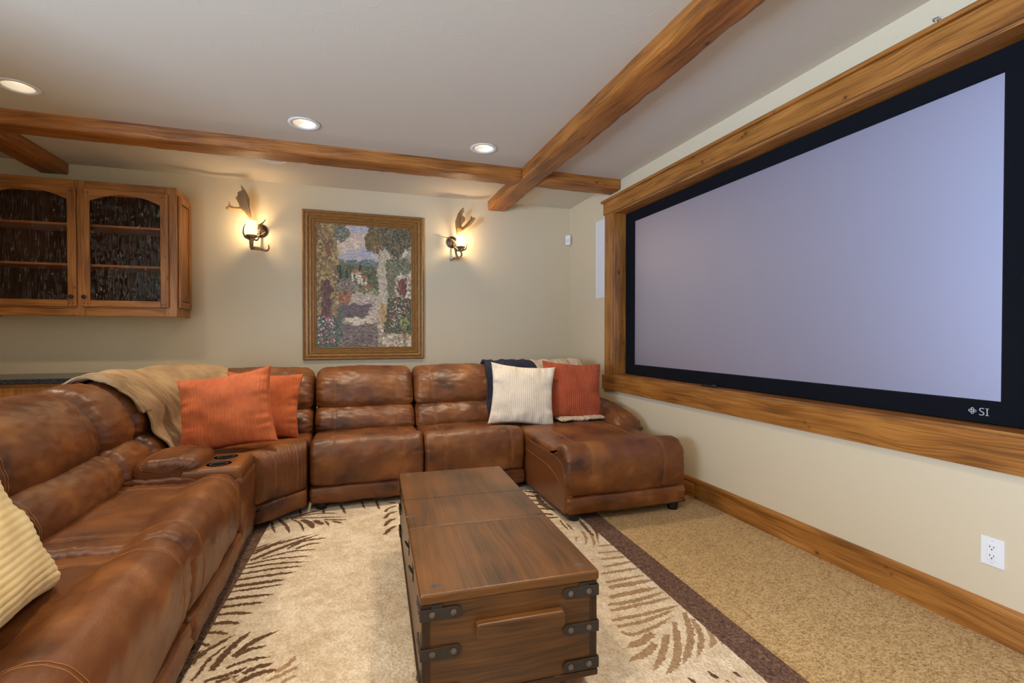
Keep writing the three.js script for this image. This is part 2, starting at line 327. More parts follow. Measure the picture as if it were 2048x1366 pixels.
// recessed ceiling lamps
function downlight(x, z, label) {
  const t = thing('recessed_light', label, 'ceiling light', [x, CEIL, z], 0, 'recessed ceiling lights');
  obj('trim_ring', lathe([[0.087, 0.002], [0.104, -0.001], [0.107, -0.004], [0.104, -0.007], [0.09, -0.01], [0.077, -0.006], [0.075, 0.002], [0.087, 0.002]], 48), WHITE, t);
  obj('reflector', lathe([[0.0765, 0.0], [0.075, 0.03], [0.07, 0.08], [0.069, 0.08], [0.074, 0.03], [0.0755, 0.0], [0.0765, 0]], 40), std({ color: lin(250, 244, 232), roughness: 0.35 }), t);
  obj('can_housing', lathe([[0.084, 0], [0.084, 0.15], [0, 0.15], [0, 0.148], [0.082, 0.148], [0.082, 0]], 32), WHITE, t);
  const bulb = obj('bulb', lathe([[0, 0.028], [0.03, 0.03], [0.055, 0.036], [0.066, 0.05], [0.066, 0.07], [0.03, 0.1], [0, 0.1]], 32), std({ color: 0x332a20, emissive: new THREE.Color(1, 0.86, 0.66), emissiveIntensity: 1.5, roughness: 0.5 }), t);
  bulb.castShadow = false;
  const s = new THREE.SpotLight(LAMP_COLOR, LAMP_POWER, 0, 1.05, 0.9, 2); s.name = 'recessed_lamp'; s.position.set(x, CEIL + 0.02, z); s.target.position.set(x, 0, z); s.shadow.radius = 3; s.castShadow = true; scene.add(s, s.target);
}
LAMPS.forEach(([x, z], i) => downlight(x, z, LAMP_LABELS[i]));

// round ceiling speaker half hidden by the cross beam
{
  const t = thing('ceiling_speaker', 'round white ceiling speaker grille half hidden behind the cross beam', 'speaker', [-0.645, CEIL, -4.555]);
  obj('rim', lathe([[0.128, 0], [0.132, -0.004], [0.128, -0.008], [0.118, -0.008], [0.116, 0], [0.128, 0]], 48), WHITE, t);
  obj('grille', lathe([[0, -0.0065], [0.06, -0.006], [0.117, -0.004], [0.117, 0], [0, 0]], 48), std({ color: lin(220, 217, 212), roughness: 0.7 }), t);
}

// ---------------------------------------------------------------- the screen in its wooden surround
{
  const g = structGroup('trim_1'), x = XR, z0 = -4.262, z1 = -1.13, y0 = 0.836, y1 = 2.458;
  obj('side_casing', board(x - 0.02, x, y0, y1, z0 - 0.145, z0 + 0.004, 1), WOOD, g);
  obj('side_casing', board(x - 0.02, x, y0, y1, z1 - 0.004, z1 + 0.145, 1), WOOD, g);
  obj('sill_casing', board(x - 0.026, x, y0 - 0.148, y0, z0 - 0.185, z1 + 0.185, 2), WOOD, g);
  obj('head_casing', board(x - 0.026, x, y1, y1 + 0.122, z0 - 0.165, z1 + 0.165, 2), WOOD, g);
  obj('cap_moulding', board(x - 0.045, x, y1 + 0.122, y1 + 0.146, z0 - 0.19, z1 + 0.19, 2, 0.006), WOOD, g);
  obj('jamb_board', board(x - 0.002, x + T, y0, y1, z0, z0 + 0.014, 1), WOOD, g);
  obj('jamb_board', board(x - 0.002, x + T, y0, y1, z1 - 0.014, z1, 1), WOOD, g);
  obj('jamb_board', board(x - 0.002, x + T, y0, y0 + 0.014, z0 + 0.014, z1 - 0.014, 2), WOOD, g);
  obj('jamb_board', board(x - 0.002, x + T, y1 - 0.014, y1, z0 + 0.014, z1 - 0.014, 2), WOOD, g);
  // projection screen: black velvet frame with a bevel inside, grey sheet, and its mark
  const s = thing('projection_screen', 'large lavender grey projection screen with black velvet border', 'screen', [0, 0, 0]);
  const velvetN = periodic(200, 200), velvet = texture(512, 512, (u, v) => 0.3 + 0.7 * velvetN(u, v), { repeat: [3, 3] });
  const VELVET = std({ color: lin(13, 14, 20), roughness: 0.95, specularIntensity: 0.4, sheen: 0.12, sheenColor: lin(60, 64, 100), sheenRoughness: 0.5, bumpMap: velvet, bumpScale: 0.001 });
  const W = 3.107 - 0.006, Hh = 1.594 - 0.006, cz = -2.6945, cy = 1.647, front = x + 0.125;
  const fr = mitred(W, Hh, [[0, -0.06], [0, -0.006], [0.004, 0], [0.092, 0], [0.1, -0.014], [0.1, -0.06]], 1.52);
  fr.forEach((q) => { q.rotateY(-Math.PI / 2).translate(front, cy, cz); obj('border', q, VELVET, s); });
  const n1 = periodic(300, 300);
  obj('screen_sheet', slab(front + 0.014, front + 0.02, cy - Hh / 2 + 0.099, cy + Hh / 2 - 0.099, cz - W / 2 + 0.15, cz + W / 2 - 0.15), std({ color: lin(194, 197, 221), metalness: 0.9, roughness: 0.54 }), s);
  obj('backing', slab(front + 0.02, front + 0.06, cy - Hh / 2 + 0.02, cy + Hh / 2 - 0.02, cz - W / 2 + 0.02, cz + W / 2 - 0.02), BLACK, s);
  const font = await new FontLoader().loadAsync('fonts/droid/droid_sans_regular.typeface.json');
  const SILVER = std({ color: lin(190, 188, 196), roughness: 0.45, metalness: 0.3 }), ly = cy - Hh / 2 + 0.05, lz = -1.365;
  const tx = new TextGeometry('SI', { font, size: 0.032, depth: 0.001, curveSegments: 6 }); tx.rotateY(-Math.PI / 2).translate(front - 0.0002, ly - 0.016, lz);
  obj('lettering', tx, SILVER, s);
  const leaf = []; for (let k = 0; k < 4; k++) { const q = new THREE.Shape(); q.absarc(0, 0, 0.0062, 0, Math.PI * 2); const h = new THREE.Path(); h.absarc(0.001, 0, 0.0032, 0, Math.PI * 2, true); q.holes.push(h); leaf.push(new THREE.ExtrudeGeometry(q, { depth: 0.001, bevelEnabled: false, curveSegments: 10 }).translate(Math.cos(k * Math.PI / 2) * 0.0085, Math.sin(k * Math.PI / 2) * 0.0085, 0)); }
  obj('emblem', joined(leaf).rotateY(-Math.PI / 2).translate(front - 0.0002, ly, lz - 0.022), SILVER, s);
  // black pen on the sill
  const p = thing('marker_pen', 'small black pen lying on the sill below the screen', 'pen', [x + 0.055, y0 + 0.0215, -2.98], 0.06);
  obj('barrel', tube([[0, 0, -0.065], [0, 0, 0.06]], 0.0075, 0.0075, 10, 12), BLACK, p);
  obj('cap', tube([[0, 0, 0.045], [0, 0, 0.09]], 0.0088, 0.0088, 8, 12), BLACK, p);
  obj('clip', board(-0.002, 0.002, 0.008, 0.0105, 0.05, 0.085, 2, 0.0008), std({ color: lin(150, 150, 155), metalness: 0.9, roughness: 0.3 }), p);
  // stub of wire above the casing
  tag(obj('wire_stub', [tube([[x, 2.63, -1.475], [x - 0.02, 2.636, -1.47], [x - 0.03, 2.628, -1.44]], 0.0025, 0.0025, 14, 8), tube([[x, 2.622, -1.46], [x - 0.024, 2.62, -1.45], [x - 0.034, 2.613, -1.43]], 0.0025, 0.0025, 14, 8)], std({ color: lin(120, 116, 118), roughness: 0.5 })), 'short grey wire ends poking from the wall above the screen casing', 'wire');
}

// wall devices on the screen wall
{
  const sp = thing('wall_speaker', 'tall white flush speaker grille beside the wooden screen casing', 'speaker', [XR, 1.627, -4.516]);
  obj('bezel', mitred(0.2, 0.807, [[0, 0], [0, 0.006], [0.002, 0.008], [0.01, 0.008], [0.012, 0.005]]).map((q) => q.rotateY(-Math.PI / 2).translate(0, 0.4035, 0)), WHITE, sp);
  const dotN = periodic(160, 160), dots = texture(256, 256, (u, v) => dotN(u, v), { repeat: [6, 6] });
  obj('grille', board(-0.006, 0, 0.01, 0.797, -0.09, 0.09, 1, 0.001), std({ color: lin(226, 224, 222), roughness: 0.8, bumpMap: dots, bumpScale: 0.001 }), sp);
  const se = thing('motion_sensor', 'small white motion sensor in the room corner', 'sensor', [XR - 0.026, 2.3, ZB + 0.026], -Math.PI / 4);
  obj('housing', new RoundedBoxGeometry(0.066, 0.118, 0.04, 4, 0.012).translate(0, 0.06, 0.018), WHITE, se);
  obj('lens', new RoundedBoxGeometry(0.044, 0.04, 0.008, 3, 0.004).translate(0, 0.05, 0.037), std({ color: lin(214, 212, 210), roughness: 0.3 }), se);
  obj('indicator', new THREE.SphereGeometry(0.003, 10, 8).translate(0, 0.092, 0.038), std({ color: lin(150, 145, 145), roughness: 0.3 }), se);
  const o = thing('wall_outlet', 'white rectangular wall outlet above the baseboard', 'outlet', [XR, 0.297, -1.246], -Math.PI / 2);
  const plate = new THREE.Shape(); plate.moveTo(-0.037, 0); plate.lineTo(0.037, 0); plate.lineTo(0.037, 0.112); plate.lineTo(-0.037, 0.112); plate.closePath();
  obj('cover_plate', new THREE.ExtrudeGeometry(plate, { depth: 0.002, bevelEnabled: true, bevelSize: 0.0015, bevelThickness: 0.003, bevelSegments: 3 }), WHITE, o);
  obj('socket_insert', new RoundedBoxGeometry(0.034, 0.067, 0.006, 3, 0.002).translate(0, 0.056, 0.0052), WHITE, o);
  for (const y of [0.072, 0.036]) { for (const [dx, h] of [[-0.0065, 0.0085], [0.0065, 0.007]]) obj('slot', new THREE.BoxGeometry(0.0022, h, 0.0014).translate(dx, y + 0.006, 0.0079), BLACK, o); obj('slot', new THREE.CylinderGeometry(0.0027, 0.0027, 0.0014, 14).rotateX(Math.PI / 2).translate(0, y - 0.005, 0.0079), BLACK, o); }
  for (const y of [0.1, 0.012]) obj('screw', new THREE.CylinderGeometry(0.003, 0.003, 0.0016, 16).rotateX(Math.PI / 2).translate(0, y, 0.0055), std({ color: lin(205, 203, 200), roughness: 0.4 }), o);
}

// ---------------------------------------------------------------- wall cabinet with glass doors
{
  const X0 = -2.84, X1 = -1.44, Y0 = 1.395, Y1 = 2.515, ZF0 = -4.927, c = thing('wall_cabinet', 'alder wall cabinet with arched wavy glass doors', 'cabinet', [0, 0, 0]);
  const swirl = woodMaps([[96, 52, 28], [142, 84, 48], [176, 116, 72], [66, 36, 22]], 46, 1.5);
  const INSIDE = std({ ...swirl, roughness: 0.55 });
  obj('back_panel', board(X0 + 0.018, X1 - 0.018, Y0 + 0.02, Y1 - 0.02, ZB + 0.001, ZB + 0.012, 1), INSIDE, c);
  obj('side_panel', board(X0, X0 + 0.018, Y0, Y1, ZB + 0.001, ZF0 - 0.02, 1), WOOD, c);
  obj('side_panel', board(X1 - 0.018, X1, Y0, Y1, ZB + 0.001, ZF0 - 0.02, 1), WOOD, c);
  obj('bottom_panel', board(X0 + 0.018, X1 - 0.018, Y0 + 0.03, Y0 + 0.05, ZB + 0.012, ZF0 - 0.02, 0), WOOD, c);
  obj('top_panel', board(X0 + 0.018, X1 - 0.018, Y1 - 0.03, Y1 - 0.01, ZB + 0.012, ZF0 - 0.02, 0), WOOD, c);
  for (const y of [2.155, 1.822]) obj('shelf', board(X0 + 0.019, X1 - 0.019, y - 0.01, y + 0.01, ZB + 0.013, ZF0 - 0.035, 0), WOOD, c);
  for (const [a, b] of [[X0, -2.72], [-2.16, -2.09], [-1.53, X1]]) obj('face_stile', board(a, b, Y0, Y1, ZF0 - 0.02, ZF0, 1), WOOD, c);
  for (const [a, b] of [[-2.72, -2.16], [-2.09, -1.53]]) { obj('face_rail', board(a, b, Y1 - 0.11, Y1, ZF0 - 0.02, ZF0, 0), WOOD, c); obj('face_rail', board(a, b, Y0, Y0 + 0.1, ZF0 - 0.02, ZF0, 0), WOOD, c); }
  const wav = periodic(11, 7), wav2 = periodic(34, 12), wav3 = periodic(60, 24);
  const wavy = texture(512, 512, (u, v) => { const s = wav(u + 0.09 * wav2(v, u), v) * 0.6 + wav2(u, v) * 0.3; return 0.2 + 0.7 * Math.abs(Math.sin(s * 9)) * (0.7 + 0.3 * wav3(u, v)); }, { repeat: [1.7, 1.2] });
  const GLASS = std({ color: lin(250, 246, 244), transmission: 1, thickness: 0, roughness: 0.06, ior: 1.4, specularIntensity: 0.55, bumpMap: wavy, bumpScale: 0.006 });
  const PEG = std({ color: lin(48, 26, 12), roughness: 0.6 });
  const KNOB = std({ color: lin(40, 40, 46), metalness: 0.5, roughness: 0.45 });
  for (const [x0, x1, ya, yb, knob] of [[-2.758, -2.143, 1.472, 2.448, 1], [-2.112, -1.497, 1.472, 2.448, -1]]) {
    const d = sub('door', c, [0, 0, 0]), z0 = ZF0 + 0.001, z1 = ZF0 + 0.021, s = 0.06;
    obj('stile', board(x0, x0 + s, ya, yb, z0, z1, 1, 0.005), WOOD, d); obj('stile', board(x1 - s, x1, ya, yb, z0, z1, 1, 0.005), WOOD, d);
    obj('bottom_rail', board(x0 + s, x1 - s, ya, ya + 0.055, z0, z1, 0, 0.005), WOOD, d);
    const a = new THREE.Shape(), xm = (x0 + x1) / 2; a.moveTo(x0 + s, yb - 0.002); a.lineTo(x0 + s, yb - 0.098); a.quadraticCurveTo(xm, yb + 0.035, x1 - s, yb - 0.098); a.lineTo(x1 - s, yb - 0.002); a.closePath();
    obj('arched_rail', boxUV(new THREE.ExtrudeGeometry(a, { depth: 0.016, bevelEnabled: true, bevelSize: 0.002, bevelThickness: 0.002, bevelSegments: 2, curveSegments: 24 }).translate(0, 0, z0 + 0.002), 0), WOOD, d);
    obj('pane', slab(x0 + s - 0.006, x1 - s + 0.006, ya + 0.05, yb - 0.03, z0 + 0.004, z0 + 0.0045), GLASS, d);
    const kx = knob > 0 ? x1 - 0.028 : x0 + 0.026;
    obj('knob', lathe([[0, 0], [0.007, 0], [0.006, 0.01], [0.014, 0.018], [0.0165, 0.024], [0.012, 0.03], [0, 0.0315]], 20).rotateX(Math.PI / 2).translate(kx, 1.552, z1), KNOB, d);
    for (const px of [x0 + 0.022, x0 + 0.045, x1 - 0.022, x1 - 0.045]) for (const py of [ya + 0.026, yb - 0.032]) obj('peg', new THREE.BoxGeometry(0.008, 0.008, 0.004).translate(px, py, z1), PEG, d);
  }
  const e = sub('end_door', c), za = ZB + 0.012, zb = ZF0 - 0.03, xa = X1 + 0.001, xb = X1 + 0.018, ya = 1.475, yb = 2.455;   // raised panel on the exposed end
  obj('stile', board(xa, xb, ya, yb, za, za + 0.055, 1), WOOD, e); obj('stile', board(xa, xb, ya, yb, zb - 0.055, zb, 1), WOOD, e);
  obj('rail', board(xa, xb, ya, ya + 0.055, za + 0.055, zb - 0.055, 2), WOOD, e); obj('rail', board(xa, xb, yb - 0.055, yb, za + 0.055, zb - 0.055, 2), WOOD, e);
  obj('raised_panel', board(xa, xb - 0.005, ya + 0.062, yb - 0.062, za + 0.062, zb - 0.062, 1, 0.008, 3), WOOD, e);
  for (const z of [za + 0.02, zb - 0.02]) for (const y of [ya + 0.026, yb - 0.03]) obj('peg', new THREE.BoxGeometry(0.004, 0.008, 0.008).translate(xb, y, z), PEG, e);

  // base cabinet and granite counter under it
  const b = thing('base_cabinet', 'low wooden base cabinet below the granite counter', 'cabinet', [0, 0, 0]);
  obj('body', board(-3.48, -1.76, 0.09, 0.865, ZB + 0.001, -4.66, 0), WOOD, b); obj('toe_kick', board(-3.48, -1.78, 0, 0.09, ZB + 0.001, -4.73, 0), BLACK, b);
  for (let k = 0; k < 4; k++) obj('door', board(-3.46 + k * 0.425, -3.045 + k * 0.425, 0.12, 0.84, -4.659, -4.641, 1), WOOD, b);
  const g1 = periodic(180, 180), g2 = periodic(60, 60), g3 = periodic(300, 300);
  const granite = texture(512, 512, (u, v) => { const t = g1(u, v) * 0.5 + g3(u, v) * 0.5, q = smooth(0.62, 0.75, t) * 0.8 + 0.2 * g2(u, v) * smooth(0.4, 0.7, g3(u, v)); return mix3([26, 30, 38], [128, 134, 146], q); }, { srgb: true, repeat: [2.5, 2.5] });
  tag(obj('granite_counter', board(-3.48, -1.74, 0.866, 0.904, ZB + 0.001, -4.61, 0, 0.006, 3), std({ map: granite, roughness: 0.22 })), 'speckled dark granite counter slab behind the left sofa', 'counter');
}

// ---------------------------------------------------------------- framed village painting
{
  const t = thing('framed_painting', 'village street painting in a stepped gilt frame', 'painting', [0.137, 1.741, ZB + 0.002]);
  const W = 1.2, H = 1.51, gn = periodic(300, 40), gn2 = periodic(20, 20);
  const gilt = texture(512, 512, (u, v) => mix3([98, 64, 28], [190, 138, 72], clamp(0.15 + 0.6 * gn(u, v) + 0.4 * gn2(u, v) - 0.1)), { srgb: true, repeat: [2, 12] });
  const GILT = std({ map: gilt, roughness: 0.42, metalness: 0.3, bumpMap: gilt, bumpScale: 0.0008 });
  const prof = [[0, 0], [0, 0.028], [0.004, 0.036], [0.012, 0.04], [0.02, 0.037], [0.024, 0.03], [0.028, 0.03], [0.032, 0.034], [0.045, 0.036], [0.056, 0.03], [0.06, 0.022], [0.064, 0.022], [0.067, 0.027], [0.078, 0.028], [0.086, 0.022], [0.09, 0.016], [0.094, 0.016], [0.097, 0.02], [0.106, 0.02], [0.112, 0.013], [0.118, 0.013], [0.121, 0.016], [0.127, 0.015], [0.131, 0.008], [0.133, 0.004]];
  mitred(W, H, prof).forEach((q) => obj('frame_side', q, GILT, t));
  const bead = []; for (let k = 0; k < 2; k++) { const n = 92, l = k ? H - 0.236 : W - 0.236; for (let i = 0; i < n; i++) for (const s of [-1, 1]) { const a = -l / 2 + l * (i + 0.5) / n, q = new THREE.SphereGeometry(0.0042, 6, 4); bead.push(k ? q.translate(s * (W / 2 - 0.117), a, 0.0135) : q.translate(a, s * (H / 2 - 0.117), 0.0135)); } }
  const bd = obj('beading', joined(bead), GILT, t); bd.userData.kind = 'stuff';
  // the painted canvas: dabs of oil colour
  const w = 768, h = 1024, cv = document.createElement('canvas'); cv.width = w; cv.height = h; const g = cv.getContext('2d');
  const rgb = (c, v = 16) => { const d = rr(-v, v); return `rgb(${c.map((x) => Math.round(clamp(x * 1.14 + 8 + d + rr(-v / 2, v / 2), 0, 255))).join(',')})`; };
  const dab = (x, y, rx, ry, a, c, v) => { g.save(); g.translate(x * w, y * h); g.rotate(a); g.beginPath(); g.ellipse(0, 0, rx * w, ry * w, 0, 0, 7); g.fillStyle = rgb(c, v); g.fill(); g.restore(); };
  const ragged = (x, y) => [x + 0.02 * noise2(x * 9, y * 9) + 0.012 * noise2(x * 30, y * 30 + 5), y + 0.016 * noise2(x * 9 + 40, y * 9) + 0.012 * noise2(x * 30, y * 30 + 50)];
  const area = (n, test, colours, r0, r1, flat = 0.5, ang = 3.14, v = 18) => { const inside = (x, y) => test(...ragged(x, y)); const mean = [0, 1, 2].map((i) => colours.reduce((a, c) => a + c[i], 0) / colours.length); for (let q = 0; q < n * 7; q++) { const x = rnd(), y = rnd(); if (inside(x, y)) dab(x, y, r1 * 0.7, r1 * 0.45, rr(-ang, ang), mix3(mean, [96, 84, 70], 0.15), 9); } let k = 0, tries = 0; while (k < n && tries++ < n * 30) { const x = rnd(), y = rnd(); if (!inside(x, y)) continue; dab(x, y, rr(r0, r1), rr(r0, r1) * flat, rr(-ang, ang), mix3(colours[Math.floor(rnd() * colours.length)], mean, 0.2), v * 0.6); k++; } };
  g.fillStyle = '#6b6250'; g.fillRect(0, 0, w, h);
  area(1500, (x, y) => y < 0.36 && x > 0.15 && x < 0.72, [[150, 150, 172], [168, 160, 158], [188, 176, 160], [140, 146, 176], [176, 158, 150]], 0.012, 0.04, 0.4, 0.4);          // sky and clouds
  area(500, (x, y) => Math.abs(y - 0.15 - 0.03 * Math.sin(x * 9)) < 0.05 && x > 0.2 && x < 0.7, [[206, 190, 168], [192, 168, 146], [170, 150, 140]], 0.01, 0.03, 0.45, 0.5);
  area(600, (x, y) => y > 0.29 && y < 0.37 && x > 0.2 && x < 0.7, [[98, 108, 110], [120, 122, 116], [84, 92, 78]], 0.008, 0.02, 0.5, 0.5);                                      // far hills
  area(1500, (x, y) => y > 0.33 && y < 0.62 && x > 0.2 && x < 0.72, [[70, 78, 52], [92, 98, 62], [54, 60, 44], [122, 118, 78], [84, 70, 50]], 0.006, 0.018, 0.6);               // valley
  for (const [x, y, hh] of [[0.215, 0.47, 0.14], [0.445, 0.42, 0.09], [0.31, 0.43, 0.07], [0.39, 0.45, 0.06], [0.24, 0.43, 0.1]]) for (let k = 0; k < 60; k++) { const q = rnd(); dab(x + rr(-1, 1) * 0.014 * q, y - hh + hh * q, 0.007, 0.012, rr(-0.3, 0.3), [46, 54, 40], 14); }   // cypresses
  const house = (x, y, a, b, roof) => { for (let k = 0; k < 160; k++) dab(x + rr(0, a), y + rr(0, b), 0.01, 0.007, rr(-0.5, 0.5), rnd() < 0.45 ? [210, 198, 170] : [150, 132, 110], 16); for (let k = 0; k < 70; k++) { const q = rnd(); dab(x + a / 2 + rr(-1, 1) * (a / 2 + 0.01) * q, y - roof + roof * q, 0.01, 0.005, 0, [150, 92, 70], 18); } };
  house(0.36, 0.385, 0.1, 0.09, 0.028); house(0.465, 0.43, 0.05, 0.055, 0.022); house(0.46, 0.52, 0.14, 0.05, 0.04);
  for (const [x, y] of [[0.385, 0.42], [0.49, 0.45], [0.5, 0.54]]) for (let k = 0; k < 14; k++) dab(x + rr(-0.006, 0.006), y + rr(-0.015, 0.015), 0.006, 0.009, 0, [78, 66, 58], 10);
  area(900, (x, y) => y > 0.46 && y < 0.66 && x > 0.2 && x < 0.42 - (y - 0.46) * 0.2, [[96, 88, 66], [70, 72, 50], [140, 116, 116], [118, 92, 96], [160, 150, 120]], 0.006, 0.016, 0.7);    // flowered terrace
  area(700, (x, y) => y > 0.52 && y < 0.62 && x > 0.4 && x < 0.66, [[88, 98, 58], [120, 124, 78], [168, 156, 116], [68, 74, 46]], 0.006, 0.015, 0.6);
  area(420, (x, y) => y > 0.55 && y < 0.68 && x > 0.2 && x < 0.38, [[150, 92, 62], [120, 76, 56], [172, 112, 76], [92, 62, 50]], 0.008, 0.018, 0.7);                          // brick wall
  area(2200, (x, y) => y > 0.56 && x > 0.37 - (y - 0.6) * 0.55 && x < 0.62 + (y - 0.6) * 0.75, [[182, 166, 146], [150, 134, 122], [206, 192, 168], [120, 104, 96], [168, 146, 122]], 0.008, 0.03, 0.35, 0.5);   // lane
  area(900, (x, y) => y > 0.66 && y < 0.78 && x > 0.22 && x < 0.56 - (y - 0.66) * 0.8, [[92, 78, 78], [112, 94, 88], [76, 64, 66]], 0.01, 0.03, 0.3, 0.4);
  area(1100, (x, y) => y > 0.8 && x > 0.16 && x < 0.85, [[96, 84, 82], [118, 104, 98], [76, 66, 64], [142, 126, 112], [104, 86, 74]], 0.01, 0.03, 0.4, 0.6);
  area(160, (x, y) => Math.abs(y - 0.785) < 0.02 * (1 - Math.abs(x - 0.4) * 4) + 0.004 && x > 0.25 && x < 0.56, [[206, 192, 166], [186, 170, 144]], 0.012, 0.03, 0.3, 0.3);
  area(2200, (x, y) => x < 0.205 && y < 0.8, [[132, 110, 66], [158, 134, 84], [104, 84, 52], [180, 154, 98], [116, 96, 76], [90, 72, 50]], 0.008, 0.026, 0.8);                // house on the left
  area(260, (x, y) => x > 0.1 && x < 0.14 && y > 0.15 && y < 0.25, [[122, 76, 54], [104, 64, 48]], 0.006, 0.012, 1.6, 0.2);
  area(520, (x, y) => x > 0.05 && x < 0.145 && y > 0.45 + 5 * (x - 0.0975) ** 2 && y < 0.78, [[84, 54, 50], [104, 66, 58], [66, 44, 42], [116, 82, 68]], 0.005, 0.012, 2.2, 0.15);   // arched door
  area(170, (x, y) => { const r = Math.hypot(x - 0.0975, (y - 0.48) * 1.3); return y < 0.49 && r > 0.052 && r < 0.075; }, [[186, 160, 104], [160, 132, 84]], 0.006, 0.012);
  area(2600, (x, y) => x > 0.655 && y > 0.04, [[168, 152, 128], [190, 178, 156], [138, 120, 98], [206, 196, 174], [118, 102, 84]], 0.008, 0.028, 0.7);                    // sunlit pillar and house on the right
  area(700, (x, y) => x > 0.655 && x < 0.755 && y > 0.05 && y < 0.75, [[192, 180, 156], [172, 158, 134], [148, 134, 112]], 0.006, 0.02, 0.5, 1.4);
  area(260, (x, y) => x > 0.86 && x < 0.95 && y > 0.43 && y < 0.56, [[104, 62, 52], [82, 48, 44], [124, 76, 60]], 0.005, 0.012, 2.2, 0.15);                              // shutters
  area(260, (x, y) => x > 0.66 && x < 0.76 && y > 0.64 && y < 0.8, [[166, 134, 92], [148, 112, 74], [180, 152, 112]], 0.008, 0.02, 0.7);
  area(1500, (x, y) => y < 0.19 + 0.05 * Math.sin(x * 17) && x > 0.53 && (x > 0.74 || y < 0.22), [[62, 66, 52], [84, 82, 60], [112, 96, 64], [48, 52, 44], [128, 108, 84]], 0.006, 0.016, 0.7);   // hanging branches
  area(360, (x, y) => Math.hypot(x - 0.6, (y - 0.12) * 1.2) < 0.11, [[92, 80, 54], [140, 108, 62], [66, 66, 50]], 0.006, 0.014, 0.7);
  area(420, (x, y) => Math.hypot(x - 0.25, (y - 0.06) * 1.1) < 0.08, [[70, 76, 62], [92, 96, 82], [116, 112, 96]], 0.005, 0.013, 0.7);
  area(800, (x, y) => Math.hypot((x - 0.86) * 0.75, (y - 0.32) * 1.7) < 0.115, [[78, 84, 58], [104, 104, 72], [150, 148, 120], [58, 62, 46], [130, 118, 96]], 0.005, 0.014, 0.7);   // climbing vine
  area(500, (x, y) => x > 0.74 && x < 0.82 && y > 0.36 && y < 0.62, [[98, 92, 70], [80, 78, 56], [132, 118, 92]], 0.005, 0.013, 0.7);
  area(1700, (x, y) => x > 0.72 + Math.max(0, 0.72 - y) * 0.2 && y > 0.6 && y < 0.88, [[58, 62, 44], [82, 84, 56], [104, 104, 70], [44, 46, 38], [96, 78, 60]], 0.006, 0.016, 0.7);   // flower bed right
  for (let k = 0; k < 110; k++) dab(rr(0.76, 0.98), rr(0.6, 0.84), rr(0.004, 0.011), rr(0.004, 0.008), 0, [[176, 80, 74], [200, 192, 184], [176, 120, 112], [196, 190, 170]][k % 4], 12);
  area(300, (x, y) => Math.hypot(x - 0.92, (y - 0.8) * 1.2) < 0.06, [[120, 132, 66], [88, 100, 52], [150, 156, 88]], 0.004, 0.014, 0.4);
  area(120, (x, y) => x > 0.9 && x < 0.96 && y > 0.885 && y < 0.945, [[176, 132, 74], [152, 108, 58]], 0.008, 0.014, 0.8);                                              // flower pot
  area(1500, (x, y) => x < 0.25 - Math.abs(y - 0.9) * 0.35 && y > 0.76, [[62, 76, 62], [86, 104, 88], [46, 56, 50], [112, 122, 108], [70, 64, 52]], 0.006, 0.016, 0.7);  // flower bed left
  for (let k = 0; k < 80; k++) dab(rr(0.01, 0.2), rr(0.75, 0.97), rr(0.005, 0.012), rr(0.005, 0.01), 0, [[182, 96, 104], [190, 124, 126], [196, 192, 188], [164, 80, 78]][k % 4], 12);
  area(240, (x, y) => x > 0.19 && x < 0.27 && y > 0.67 && y < 0.83, [[70, 88, 66], [92, 108, 82], [54, 66, 52]], 0.004, 0.016, 0.3, 0.5);
  { const soft = document.createElement('canvas'); soft.width = w / 3; soft.height = Math.round(h / 3); soft.getContext('2d').drawImage(cv, 0, 0, soft.width, soft.height); g.globalAlpha = 0.7; g.drawImage(soft, 0, 0, w, h); g.globalAlpha = 1; }   // wet paint blended into its neighbours
  const art = new THREE.CanvasTexture(cv); art.colorSpace = THREE.SRGBColorSpace;
  const oil = periodic(120, 120), oilB = texture(256, 256, (u, v) => oil(u, v), { repeat: [5, 6] });
  const cg = new THREE.BoxGeometry(W - 0.26, H - 0.26, 0.006).translate(0, 0, 0.006);
  obj('canvas', cg, std({ map: art, roughness: 0.5, bumpMap: oilB, bumpScale: 0.0008, color: lin(246, 244, 240) }), t);
}

// ---------------------------------------------------------------- antler sconces
const antlerTint = (p) => { const n = 0.5 + 0.3 * noise3(p.x * 14, p.y * 9, p.z * 14) + 0.2 * noise3(p.x * 60, p.y * 30, p.z * 60); return mix3([0.12, 0.062, 0.022], [0.48, 0.29, 0.11], smooth(0.15, 0.95, n)); };
const ANTLER = std({ vertexColors: true, roughness: 0.55 }), BRONZE = std({ color: lin(74, 58, 46), metalness: 0.6, roughness: 0.45 });
function tinted(g, fn) { g = g.index ? g.toNonIndexed() : g; const p = g.getAttribute('position'), c = new Float32Array(p.count * 3), q = V(); for (let i = 0; i < p.count; i++) { q.fromBufferAttribute(p, i); c.set(fn(q), i * 3); } g.setAttribute('color', new THREE.BufferAttribute(c, 3)); return g; }
function palmate(pts, z0) {      // a flat palm with rounded rim, cupped a little
  const s = new THREE.Shape(pts.map(([x, y]) => new THREE.Vector2(x, y)));
  const g = new THREE.ExtrudeGeometry(s, { depth: 0.005, bevelEnabled: true, bevelThickness: 0.009, bevelSize: 0.004, bevelSegments: 3, steps: 1 });
  const p = g.getAttribute('position'); let cx = 0; for (const q of pts) cx += q[0] / pts.length;
  for (let i = 0; i < p.count; i++) { const dx = p.getX(i) - cx, y = p.getY(i); p.setZ(i, p.getZ(i) + z0 + dx * dx * 3.0 + Math.max(0, y - 0.1) * 0.16 + 0.003 * noise3(p.getX(i) * 25, y * 25, 2)); }
  g.computeVertexNormals(); return toCreasedNormals(g, 0.9);
}
